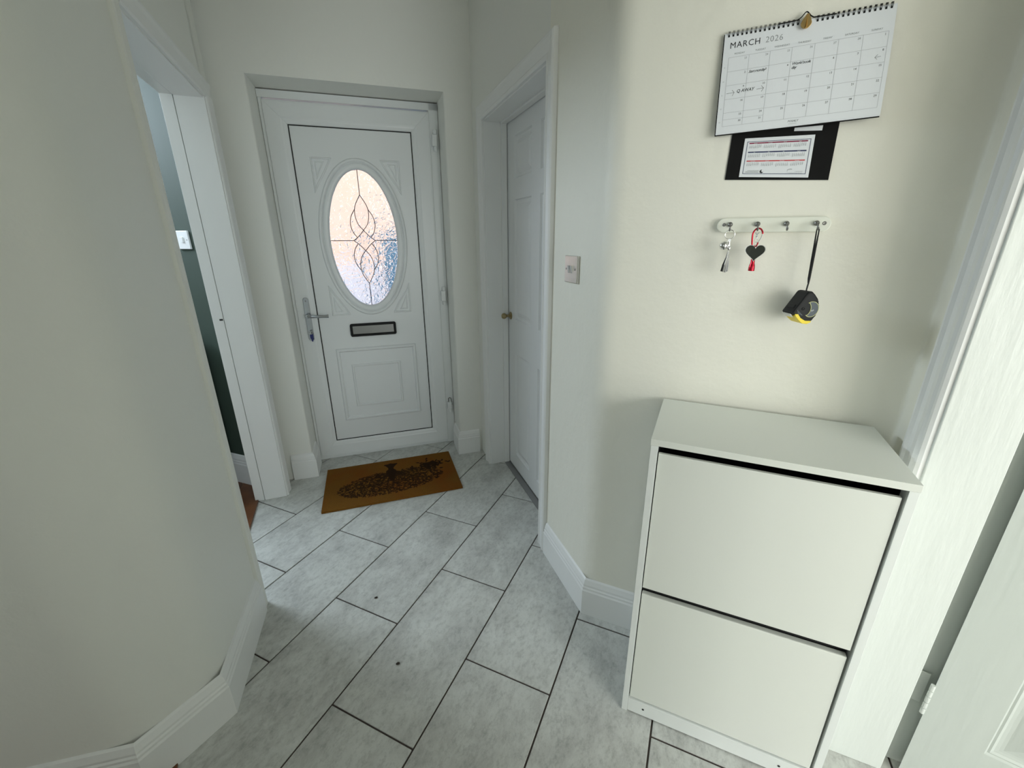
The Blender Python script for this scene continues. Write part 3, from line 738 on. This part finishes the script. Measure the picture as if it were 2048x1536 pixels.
# ================================================================== WALL CALENDAR
cal = empty('wall_calendar', F2, (.385, -.012, 1.67), 'white wire-bound month calendar open at March 2026, hung at top right', 'calendar')
cTL, cTR, cBR, cBL = (.229, 1.768), (.531, 1.770), (.542, 1.578), (.2365, 1.571)
def CP(a, b, h=0.0):
    """a across 0..1, b down 0..1 -> frame F2; the sheets swing out a little towards the bottom"""
    x = (cTL[0] * (1 - a) + cTR[0] * a) * (1 - b) + (cBL[0] * (1 - a) + cBR[0] * a) * b
    z = (cTL[1] * (1 - a) + cTR[1] * a) * (1 - b) + (cBL[1] * (1 - a) + cBR[1] * a) * b
    n_ = .009 + .009 * b + .004 * math.sin(PI * b) * (a) + .006 * a * a * b
    return (x, -(n_ + h), z)
def sheet(h, th, a0=0, a1=1, b0=0, b1=1, na=14, nb=10, notch=True):
    m_ = MB()
    for hh in (h, h + th):
        vs = []
        for j in range(nb + 1):
            for i in range(na + 1):
                a = a0 + (a1 - a0) * i / na; b = b0 + (b1 - b0) * j / nb
                vs.append(CP(a, b, hh))
        m_.add(vs, [(j * (na + 1) + i, j * (na + 1) + i + 1, (j + 1) * (na + 1) + i + 1, (j + 1) * (na + 1) + i) for j in range(nb) for i in range(na)])
    N_ = (na + 1) * (nb + 1)
    edge = [i for i in range(na)] + [(k + 1) * (na + 1) - 1 for k in range(nb)] + [N_ - 1 - i for i in range(na)] + [(nb - k) * (na + 1) for k in range(nb)]
    for q in range(len(edge)):
        a, b = edge[q], edge[(q + 1) % len(edge)]; m_.f.append((a, b, b + N_, a + N_))
    return m_
def PK(name, mb, m_, org=(.385, -.012, 1.67)): return obj(name, mb, m_, F2, org, cal)
smooth_angle(PK('backing_board', sheet(-.0035, .0012, -.006, 1.0, .0, 1.022), M_blackcard))
smooth_angle(PK('under_pages', sheet(-.0015, .0016, .0, 1.0, .0, 1.012), M_paper))
# top page: two parts around the half-moon thumb cut
smooth_angle(PK('top_page', sheet(.0006, .0004), M_paper))
H0 = .0013
gx0, gx1, gy0, gy1 = .040, .975, .238, .930
grid_ = MB()
def cline(a0, b0, a1, b1, w=.0011, n=8, mb=grid_, h=H0):
    L_ = math.hypot((a1 - a0) * .305, (b1 - b0) * .195); ux, uy = (a1 - a0) * .305 / L_, (b1 - b0) * .195 / L_
    nx, ny = -uy * w / 2 / .305, ux * w / 2 / .195
    vs = []
    for i in range(n + 1):
        t = i / n; a = a0 + (a1 - a0) * t; b = b0 + (b1 - b0) * t; vs += [CP(a + nx, b + ny, h), CP(a - nx, b - ny, h)]
    mb.add(vs, [(2 * i, 2 * i + 1, 2 * i + 3, 2 * i + 2) for i in range(n)])
for i in range(8): cline(gx0 + (gx1 - gx0) * i / 7, gy0, gx0 + (gx1 - gx0) * i / 7, gy1, .0006)
for j in range(6): cline(gx0, gy0 + (gy1 - gy0) * j / 5, gx1, gy0 + (gy1 - gy0) * j / 5, .0006)
cline(gx0, gy0 + (gy1 - gy0) * .9, gx0 + (gx1 - gx0) * 2 / 7, gy0 + (gy1 - gy0) * .9, .0006)
PK('grid_lines', grid_, M_lgink)
def ctext(body, a, b, size, m_, thin=0, align='LEFT', shear=0, rot=0, sp=1.0):
    def place(x, y):
        xr = x * math.cos(rot) - y * math.sin(rot); yr = x * math.sin(rot) + y * math.cos(rot)
        return CP(a + xr / .305, b - yr / .195, H0)
    p_ = CP(a, b, H0)
    return text_mesh('lettering', body, size, place, m_, cal, p_, thin, align, shear, sp)
ctext('MARCH', .040, .150, .0162, M_ink, .0, sp=1.12); ctext('2026', .268, .150, .0158, M_gink, -.0001, sp=1.08)
for i, dname in enumerate(['MONDAY', 'TUESDAY', 'WEDNESDAY', 'THURSDAY', 'FRIDAY', 'SATURDAY', 'SUNDAY']):
    ctext(dname, gx0 + (gx1 - gx0) * (i + .52) / 7, .215, .0047, M_gink, 0, 'CENTER')
days = [23, 24, 25, 26, 27, 28] + list(range(1, 32))
cw_ = (gx1 - gx0) / 7; rh = (gy1 - gy0) / 5
for k, d in enumerate(days):
    r_, c_ = divmod(k, 7)
    b = gy0 + r_ * rh + .034
    if r_ == 5: r_ = 4; b = gy0 + 4.5 * rh + .032
    ctext(str(d), gx0 + (c_ + 1) * cw_ - .012, b, .0054, M_gink if k < 6 else M_ink, 0, 'RIGHT')
for j in range(5): ctext(str(9 + j), .018, gy0 + (j + .72) * rh, .0036, M_gink, 0, 'CENTER')
ctext('POSALY', .50, .968, .0056, M_gink, .0001, 'CENTER', .25); _ul = MB(); cline(.475, .985, .525, .985, .0008, mb=_ul); PK('printed_line', _ul, M_lgink)
# handwriting
ctext('Start monday', gx0 + cw_ + .006, gy0 + 1.30 * rh, .0074, M_pen, .00005, 'LEFT', .35, 0, .82)
ctext('World book', gx0 + 3 * cw_ + .008, gy0 + 1.24 * rh, .0074, M_pen, .00005, 'LEFT', .3, 0, .88)
ctext('day', gx0 + 3 * cw_ + .008, gy0 + 1.50 * rh, .0075, M_pen, .0001, 'LEFT', .3, 0, .85)
ctext('Q AWAY', gx0 + .075, gy0 + 2.60 * rh, .0088, M_pen, .0001, 'LEFT', .15, 0, .95)
for (a0, a1, b) in ((gx0 + .008, gx0 + .060, gy0 + 2.58 * rh), (gx0 + .206, gx0 + .250, gy0 + 2.56 * rh)):
    pen = MB()
    cline(a0, b, a1, b - .004, .0006, mb=pen); cline(a1 - .016, b - .030, a1, b - .004, .0006, mb=pen); cline(a1 - .012, b + .030, a1, b - .004, .0006, mb=pen)
    PK('pen_arrow', pen, M_pen)
pen = MB(); a0, b = gx0 + 6 * cw_ + .110, gy0 + 1.62 * rh
cline(a0 - .032, b, a0, b - .004, .0005, mb=pen); cline(a0 - .032, b, a0 - .018, b - .024, .0005, mb=pen); cline(a0 - .032, b, a0 - .018, b + .02, .0005, mb=pen)
PK('pen_arrow', pen, M_pen)
# wire binding: one child per loop
for i in range(34):
    a = .028 + i * .9435 / 33
    if 15.5 < i < 18.5: continue
    lp = []
    for da in (-.0035, .0035):
        c0 = CP(a + da, .024, .0016)
        pts_ = [(c0[0], c0[1], c0[2]), (c0[0], c0[1] - .003, c0[2] + .003), (c0[0], c0[1] - .001, c0[2] + .0075), (c0[0], c0[1] + .004, c0[2] + .009), (c0[0], c0[1] + .0065, c0[2] + .005)]
        lp.append(pts_)
    m_ = MB()
    for pts_ in lp: m_.tube(pts_, .0006, 5)
    c0 = CP(a, .026, .0012); m_.box(c0[0] - .0017, c0[0] + .0017, c0[1] - .0004, c0[1], c0[2] - .0022, c0[2] + .0016)
    PK('wire_loop', m_, M_blackp, (c0[0], c0[1], c0[2]))
hg_ = [CP(a, b, .003) for a, b in ((.335, .0), (.42, -.003), (.455, -.006), (.475, -.03), (.492, -.062), (.500, -.068), (.508, -.062), (.527, -.025), (.545, -.006), (.60, -.003), (.675, 0))]
PK('hanger_wire', MB().tube(hg_, .0011, 6), M_blackp)
# brass cup of the hook showing through the thumb cut
hk = empty('brass_wall_hook', F2, (.3815, -.001, 1.764), 'small brass hook carrying the calendar', 'hook')
half = [(.3815 + .0098 * math.cos(a), 1.7605 + .0100 * math.sin(a)) for a in [PI + PI * i / 14 for i in range(15)]] + [(.3885, 1.768), (.3835, 1.7765), (.3800, 1.7765), (.3745, 1.768)]
smooth_angle(obj('hook_plate', MB().prism(half, .0170, .0182, wallplane), M_gold, F2, (.3815, -.001, 1.764), hk, bevel=.0006))
obj('hook_ridge', MB().add([(.3795, -.0182, 1.751), (.3815, -.0225, 1.752), (.3845, -.0182, 1.752), (.3818, -.0182, 1.775), (.3816, -.0185, 1.7755)], [(0, 1, 3), (1, 2, 4), (1, 3, 4), (0, 2, 1)]), M_gold, F2, (.3815, -.001, 1.764), hk)
obj('hook_shank', MB().tube([(.3815, -.0170, 1.7740), (.3815, .004, 1.7740)], .0018, 8), M_gold, F2, (.3815, -.001, 1.764), hk)

# ================================================================== SMALL YEAR PLANNER ON BLACK CARD
yp = empty('year_planner', F2, (.376, -.003, 1.52), 'small year planner label on a black card, half hidden below the March calendar', 'calendar')
def PY(name, mb, m_, org=(.376, -.003, 1.52), bevel=0): return obj(name, mb, m_, F2, org, yp, bevel=bevel)
PY('card', MB().prism([(.2705, 1.4735), (.481, 1.462), (.479, 1.600), (.273, 1.600)], .0012, .0024, wallplane), M_blackcard)
PY('paper_strip', MB().prism([(.397, 1.5655), (.450, 1.562), (.450, 1.572), (.397, 1.572)], .0025, .0030, wallplane), M_paper)
lTL, lTR, lBR, lBL = (.301, 1.559), (.439, 1.555), (.4415, 1.469), (.300, 1.478)
PY('planner_label', MB().prism([lBL, lBR, lTR, lTL], .0025, .0032, wallplane), M_paper)
def LPp(a, b, h=.0036):
    x = (lTL[0] * (1 - a) + lTR[0] * a) * (1 - b) + (lBL[0] * (1 - a) + lBR[0] * a) * b
    z = (lTL[1] * (1 - a) + lTR[1] * a) * (1 - b) + (lBL[1] * (1 - a) + lBR[1] * a) * b
    return (x, -h, z)
def lquad(mb, a0, b0, a1, b1): mb.add([LPp(a0, b0), LPp(a1, b0), LPp(a1, b1), LPp(a0, b1)], [(0, 1, 2, 3)])
bd = MB()
for q in ((.045, .088, .955, .100), (.045, .905, .955, .917), (.045, .088, .052, .917), (.948, .088, .955, .917)): lquad(bd, *q)
PY('printed_border', bd, M_navy)
def ltext(body, a, b, size, m_, thin=0, align='LEFT', linesp=1.0, sp=1.0, shear=0):
    p_ = LPp(a, b, .0038)
    return text_mesh('lettering', body, size, lambda x, y: LPp(a + x / .1385, b - y / .083, .0038), m_, yp, p_, thin, align, shear, sp, linesp)
import calendar as _cal
months = ['January', 'February', 'March', 'April', 'May', 'June', 'July', 'August', 'September', 'October', 'November', 'December']
for r_ in range(3):
    b0 = (.118, .345, .570)[r_]; m_ = MB(); lquad(m_, .078, b0, .915, b0 + .030)
    PY('printed_bar', m_, (M_marink, M_navy, M_redink)[r_])
    for c_ in range(4):
        a0 = .083 + c_ * .212
        ltext(months[r_ * 4 + c_], a0 + .09, b0 + .026, .0022, M_paper, 0, 'CENTER')
        wk = _cal.Calendar(0).monthdayscalendar(2026, r_ * 4 + c_ + 1)
        for dd in range(7):
            ltext('\n'.join((str(w[dd]) if w[dd] else ' ') for w in wk), a0 + .012 + dd * .0262, b0 + .062, .0020, M_gink, 0.00004, 'CENTER', .82)
for a0, a1, b0, mm in ((.115, .285, .826, M_gink), (.085, .285, .862, M_ink), (.80, .905, .846, M_lgink), (.71, .90, .884, M_lgink)):
    ln = MB(); k = 0; a = a0
    while a < a1:                                   # illegible small print: broken strokes
        w_ = .005 + .004 * ((k * 7) % 3) / 2; lquad(ln, a, b0 + .004 * (k % 2), min(a + w_, a1), b0 + .018 - .003 * ((k * 5) % 3)); a += w_ + .003; k += 1
    ln_o = PY('small_print', ln, mm); ln_o['kind'] = 'stuff'
lg = MB().add([LPp(.325 + .026 * math.cos(a), .855 + .045 * math.sin(a), .0038) for a in [2 * PI * i / 20 for i in range(20)]], [tuple(range(20))]); PY('logo', lg, M_ink)
lg2 = MB().add([LPp(.338 + .018 * math.cos(a), .840 + .030 * math.sin(a), .0040) for a in [2 * PI * i / 20 for i in range(20)]], [tuple(range(20))]); PY('logo', lg2, M_paper)
ar = MB(); pp = [(.735 + .045 * math.cos(a), .84 + .05 * math.sin(a)) for a in [R(150) + R(150) * i / 12 for i in range(13)]]
for i in range(12):
    (a0, b0), (a1, b1) = pp[i], pp[i + 1]; ar.add([LPp(a0, b0, .0038), LPp(a1, b1, .0038), LPp(a1, b1 + .014, .0038), LPp(a0, b0 + .014, .0038)], [(0, 1, 2, 3)])
PY('logo', ar, M_gink)

# ================================================================== KEY RACK
kr = empty('key_rack', F2, (.385, 0, 1.37), 'cream wooden key rack with rounded ends and four steel hooks', 'key rack')
def PR(name, mb, m_, org=(.385, 0, 1.37), bevel=0): return obj(name, mb, m_, F2, org, kr, bevel=bevel)
def stadium_h(x0, x1, zc, r, n=12): return [(x1 - r + r * math.cos(a), zc + r * math.sin(a)) for a in [-PI / 2 + PI * i / n for i in range(n + 1)]] + [(x0 + r + r * math.cos(a), zc + r * math.sin(a)) for a in [PI / 2 + PI * i / n for i in range(n + 1)]]
PR('board', MB().prism(stadium_h(.2675, .5030, 1.3695, .0165), .0005, .0150, wallplane), M_rackw, bevel=.0022)
for x in (.2835, .4895):
    smooth_angle(PR('screw', MB().lathe([(.0040, .0148), (.0040, .0156), (.003, .0164), (.0001, .0160)], (x, 0, 1.371), 'y', 14, -1), M_steelhook, (x, 0, 1.37)), 30)
HKX = (.2965, .3555, .4150, .4740)
for x in HKX:
    hk_ = MB().lathe([(.0052, .015), (.0060, .018), (.0055, .021), (.003, .023), (.0018, .024)], (x, 0, 1.3712), 'y', 14, -1)
    hk_.tube([(x, -.022, 1.3712), (x, -.031, 1.3712), (x, -.0365, 1.369), (x, -.0390, 1.3645), (x, -.0385, 1.3600), (x, -.0410, 1.3570), (x, -.0450, 1.3570), (x, -.0475, 1.3595), (x, -.0480, 1.3625)], [.0019] * 9, 8)
    smooth_angle(PR('hook', hk_, M_steelhook, (x, -.02, 1.37)), 50)

# ================================================================== KEYRING WITH BELL AND TASSEL
b_ = empty('bell_keyring', F2, (.2975, -.043, 1.357), 'silver keyring with a round bell and metallic tassel on the first hook', 'keyring')
def PB(name, mb, m_, sm=True):
    o = obj(name, mb, m_, F2, (.2975, -.043, 1.357), b_); return smooth_angle(o, 50) if sm else o
circ = lambda cx_, cz_, r, y, n=28: [(cx_ + r * math.cos(2 * PI * i / n), y, cz_ + r * math.sin(2 * PI * i / n)) for i in range(n)]
PB('split_ring', MB().tube(circ(.2985, 1.3480, .0105, -.043), .0009, 6, True), M_silver)
PB('bell', MB().sphere((.2890, -.043, 1.3225), .0102, 18, 12), M_silver)
PB('bell_slot', MB().box(.2885, .2905, -.0526, -.0500, 1.3140, 1.3225), M_black, False)
PB('clasp', MB().box(.2965, .3025, -.0455, -.0405, 1.3320, 1.3378).tube([(.2995, -.043, 1.332), (.3005, -.043, 1.3255), (.3010, -.043, 1.319)], .0022, 8).lathe([(.0024, 1.3120), (.0036, 1.3140), (.0036, 1.3200), (.0024, 1.3215)], (.3013, -.043, 0), 'z', 12), M_silver)
PB('bell_link', MB().tube(circ(.2975, 1.3300, .0035, -.043, 14), .0007, 5, True), M_silver)
for i, (dx, y, m_) in enumerate(((-.0042, -.0430, M_blackp), (-.0010, -.0445, M_silver), (.0020, -.0440, M_brush), (.0048, -.0425, M_chrome))):
    ps = [(.3010, y, 1.3130), (.3005 + dx * .5, y - .001, 1.295), (.3005 + dx * 1.1 - .002, y - .0015, 1.278), (.3003 + dx * 1.35 - .003, y - .001, 1.262 - .001 * i % .003)]
    PB('tassel_strip', MB().tube(ps, [.0012, .0019, .0024, .0026], 6, flat=(.35, 1.0)), m_, False)

# ================================================================== HEART KEYRING
h_ = empty('heart_keyring', F2, (.3555, -.043, 1.357), 'red carabiner with a dark heart charm and red metal tube on the second hook', 'keyring')
def PH(name, mb, m_, sm=True):
    o = obj(name, mb, m_, F2, (.3555, -.043, 1.357), h_); return smooth_angle(o, 50) if sm else o
cp = curve([(.3495, 1.322), (.3472, 1.342), (.3480, 1.353), (.3540, 1.3610), (.3620, 1.3600), (.3668, 1.353), (.3672, 1.3490)], 6)
PH('carabiner', MB().tube([(x, -.0435, z) for x, z in cp], .0018, 8).tube([(.3610, -.0435, 1.3300), (.3590, -.0435, 1.3215), (.3495, -.0435, 1.3215)], .0018, 8), M_red)
PH('carabiner_gate', MB().tube([(.3672, -.0435, 1.3490), (.3655, -.0435, 1.3400), (.3610, -.0435, 1.3295)], .0010, 6), M_chrome)
PH('swivel_clasp', MB().tube([(.3520, -.046, 1.3520), (.3545, -.046, 1.3495), (.3560, -.046, 1.3440), (.3560, -.046, 1.3395)], .0012, 6).tube([(.3600, -.046, 1.3520), (.3570, -.046, 1.3485), (.3560, -.046, 1.3440)], .0011, 6).sphere((.356, -.046, 1.343), .0021, 8, 6), M_chrome)
PH('small_ring', MB().tube(circ(.3562, 1.3345, .0040, -.046, 18), .0006, 5, True).tube(circ(.3560, 1.3275, .0026, -.046, 14), .0006, 5, True), M_silver)
def heart(k, cx_=.3575, cz_=1.3085):
    out = []
    for i in range(40):
        t = 2 * PI * i / 40; x = 16 * math.sin(t) ** 3; z = 13 * math.cos(t) - 5 * math.cos(2 * t) - 2 * math.cos(3 * t) - math.cos(4 * t)
        out.append((cx_ + x * k, cz_ + z * k * 1.0))
    return out
hc = PH('heart_rim', MB().prism(heart(.00136), .0465, .0490, wallplane), M_silver, False)
PH('heart_charm', MB().prism(heart(.00127), .0485, .0500, wallplane), M_heart, False)
PH('red_tube', MB().lathe([(.0042, 1.2920), (.0046, 1.2900), (.0046, 1.2830), (.0062, 1.2780), (.0070, 1.2720), (.0070, 1.2650), (.0062, 1.2645), (.005, 1.270)], (.3568, -.0425, 0), 'z', 10).tube([(.3555, -.0425, 1.322), (.3566, -.0425, 1.291)], .0014, 6), M_red)

# ================================================================== TAPE MEASURE
tp = empty('tape_measure', F2, (.474, -.043, 1.357), 'black and yellow tape measure hanging by its wrist strap from the fourth hook', 'tape measure')
TC = Vector((.4760, -.050, 1.183)); YAW = R(28)
def TP(x, y, z):   # tape body local -> F2 : x right, y into the wall, z up
    return (TC.x + x * math.cos(YAW) - y * math.sin(YAW), TC.y + x * math.sin(YAW) + y * math.cos(YAW), TC.z + z)
def PT(name, mb, m_, bevel=0, loc=True):
    if loc: mb.v = [TP(*p_) for p_ in mb.v]
    return obj(name, mb, m_, F2, (.474, -.043, 1.357), tp, bevel=bevel)
# side outline (x,z), hook end at lower left, grips at the right
body = [(-.036, -.010), (-.018, .020), (-.006, .040), (.003, .041), (.011, .034), (.020, .024), (.025, .012), (.026, .000), (.024, -.014), (.016, -.027), (.006, -.034), (-.006, -.034), (-.016, -.026), (-.024, -.016)]
ypl = lambda a, b, h: (a, h, b)
PT('tape_case', MB().prism(body, -.019, .021, ypl), M_blackp, bevel=.004)
PT('yellow_band', MB().prism([(-.0300, -.0105), (-.022, -.0105), (-.014, -.0200), (-.002, -.0265), (.012, -.0270), (.013, -.0305), (.004, -.0345), (-.008, -.0330), (-.018, -.0255), (-.027, -.0165)], -.0200, .0185, ypl), M_yellow, bevel=.001)
gr = MB()
for a in (-35, -12, 11, 34): gr.box(.0225 * math.cos(R(a)) + .0015, .0225 * math.cos(R(a)) + .0075, -.014, .016, .0265 * math.sin(R(a)) - .0035, .0265 * math.sin(R(a)) + .0035)
PT('rubber_grip', gr, M_blackp, bevel=.0015)
moon = [(.007 + .0170 * math.cos(a), .0 + .0175 * math.sin(a)) for a in [R(-128) + R(250) * i / 26 for i in range(27)]]
inn_ = [(-.012 + .0175 * math.cos(a), .001 + .0185 * math.sin(a)) for a in [R(48) - R(98) * i / 12 for i in range(13)]]
PT('sticker', MB().prism([(x * .97 + .0002, z * .97) for x, z in moon + inn_], -.0203, -.0190, ypl), M_tgrey)
rim_ = moon + inn_
PT('sticker_rim', sweep(MB(), rim_, [(-.0005, -.0205), (.0005, -.0205), (.0005, -.019), (-.0005, -.019)], True, ypl), mat('pale_yellow_line', (.55, .56, .25), .4))
PT('centre_screw', MB().lathe([(.0035, -.0190), (.0035, -.0203), (.0026, -.0207), (.0020, -.0198)], (-.0125, 0, .0015), 'y', 14, 1), M_blackp)
rb_ = MB()
for i in range(4): rb_.prism([(-.026 + i * .0035, -.002 - i * .003), (-.0248 + i * .0035, -.001 - i * .003), (-.0215 + i * .0035, -.010 - i * .0012), (-.0227 + i * .0035, -.011 - i * .0012)], -.0196, -.018, ypl)
PT('grip_rib', rb_, M_tgrey)
PT('lock_button', MB().prism([(-.0305, .002), (-.0255, .011), (-.0235, .0095), (-.0285, .0005)], -.010, .012, ypl), M_blackp, bevel=.0015)
PT('end_hook', MB().prism([(-.0365, -.0105), (-.0325, -.0125), (-.0270, -.0175), (-.0285, -.0195), (-.0350, -.0135)], -.012, .013, ypl), M_chrome)
text_mesh('lettering', '5m', .0052, lambda x, y: TP(.0105 + x * math.cos(.5) - y * math.sin(.5), -.0206, -.004 + x * math.sin(.5) + y * math.cos(.5)), M_paper, tp, TP(.012, -.0206, 0), 0, 'CENTER')
PT('lanyard_cord', MB().tube([(-.0005, -.001, .038), (.001, 0, .050), (.002, 0, .058)], .0016, 8), M_strap)
stp = [(.4745, -.0435, 1.3580), (.4755, -.0435, 1.3300), (.4765, -.0440, 1.2900), (.4775, -.0445, 1.2500), (.4780, -.0450, 1.2400)]
PT('wrist_strap', MB().tube([(x - .0022 * (1 - i * .22), y, z) for i, (x, y, z) in enumerate(stp)], [.0013, .0019, .0022, .0022, .0016], 6, flat=(.5, 1)).tube([(x + .0022 * (1 - i * .22), y - .0012, z) for i, (x, y, z) in enumerate(stp)], [.0013, .0019, .0022, .0022, .0016], 6, flat=(.5, 1)).tube([(.4723, -.0435, 1.358), (.4745, -.0438, 1.3600), (.4767, -.0447, 1.358)], .0012, 6), M_strap, 0, False)

# ================================================================== SWITCHES
sw = empty('light_switch', F1, (-1.278, 0, 1.246), 'brushed chrome double light switch on the right corridor wall', 'light switch')
def PS(name, mb, m_, bevel=0): return obj(name, mb, m_, F1, (-1.278, 0, 1.246), sw, bevel=bevel)
x0 = -1.278
PS('pattress', MB().box(x0 - .042, x0 + .042, -.0035, 0, 1.204, 1.288), M_swwhite, .001)
PS('faceplate', MB().box(x0 - .043, x0 + .043, -.0085, -.0035, 1.203, 1.289), M_silsw, .003)
for dx in (-.0085, .0085): PS('rocker', MB().add([(x0 + dx - .0065, -.0085, 1.234), (x0 + dx + .0065, -.0085, 1.234), (x0 + dx + .0065, -.0085, 1.258), (x0 + dx - .0065, -.0085, 1.258), (x0 + dx - .0065, -.0100, 1.234), (x0 + dx + .0065, -.0100, 1.234), (x0 + dx + .0065, -.0140, 1.258), (x0 + dx - .0065, -.0140, 1.258)], [(0, 1, 2, 3), (4, 5, 6, 7), (0, 1, 5, 4), (2, 3, 7, 6), (0, 3, 7, 4), (1, 2, 6, 5)]), M_silver)
for dx in (-.0302, .0302): PS('screw', MB().disc((x0 + dx, -.0083, 1.246), .0034, -.0008, 12), M_steelhook)
s2 = empty('light_switch', FG, (.037, 0, 1.344), 'white single light switch on the sage green wall beyond the doorway', 'light switch')
obj('faceplate', MB().box(-.006, .080, -.009, 0, 1.302, 1.386), M_swwhite, FG, (.037, 0, 1.344), s2, bevel=.002)
obj('rocker', MB().box(.030, .044, -.014, -.008, 1.332, 1.357), M_swwhite, FG, (.037, 0, 1.344), s2, bevel=.001)
obj('screw', MB().disc((.068, -.0088, 1.344), .0028, -.0006, 10), M_steelhook, FG, (.037, 0, 1.344), s2)

# ================================================================== THINGS BEYOND
bc = empty('black_cabinet', FG, (-.5, -.25, 0), 'black furniture edge standing against the sage green wall beyond the doorway', 'cabinet')
obj('carcass', MB().box(-1.0, .012, -.30, -.03, .06, .855), M_blackf, FG, (-.5, -.25, 0), bc, bevel=.003)
obj('top', MB().box(-1.01, .016, -.31, -.03, .856, .872), M_blackf, FG, (-.5, -.25, 0), bc, bevel=.003)
obj('foot', MB().box(-.06, .0, -.29, -.05, .009, .06), M_blackf, FG, (-.5, -.25, 0), bc)
# crumbs on the tiles
for (x, y, r_, lb) in ((-.5433, 1.3085, .0065, 'dark crumb on the tile right of the near left wall, the farther of two'), (-.3867, 1.0330, .0075, 'dark crumb on the tile nearest the camera, the closer of two')):
    m_ = MB().sphere((0, 0, 0), r_, 7, 5, (1, .6, .35))
    m_.v = [(a + random.uniform(-.001, .001), b + random.uniform(-.001, .001), c) for a, b, c in m_.v]
    o = obj('crumb', m_, M_crumb); o.location = (x, y, r_ * .35); o.rotation_euler = (0, 0, .4); setp(o, lb, 'crumb')

# ---- outside the front door
setp(obj('ground_outside', MB().box(-8, 8, .16, 12, -.16, -.10), M_pave, FD), kind='structure')
hs = empty('house', FD, (-1, 6.2, 0), 'peach rendered house seen blurred through the crinkled door glass', 'house')
obj('wall', MB().box(-6, 1.6, 6.2, 6.5, -.1, 5.0), M_render, FD, (-1, 6.2, 0), hs)
obj('roof', MB().prism([(5.9, 5.0), (6.5, 5.0), (9.0, 7.0), (8.9, 7.1)], -6.2, 1.8, lambda a, b, h: (h, a, b)), M_render, FD, (-1, 6.2, 0), hs)
gw = setp(obj('garden_wall', MB().box(-5, .60, 4.4, 4.6, -.1, .98), M_whiteout, FD, (-2, 4.4, 0)), 'low pale wall seen blurred through the lower door glass', 'wall')
gd = empty('blue_gate', FD, (1.3, 3.6, 0), 'blue panel seen blurred through the right of the door glass', 'gate')
for k in range(5): obj('board', MB().box(.62 + k * .21, .82 + k * .21, 3.6, 3.64, -.1, 1.42), M_carblue, FD, (.7 + k * .2, 3.6, 0), gd)
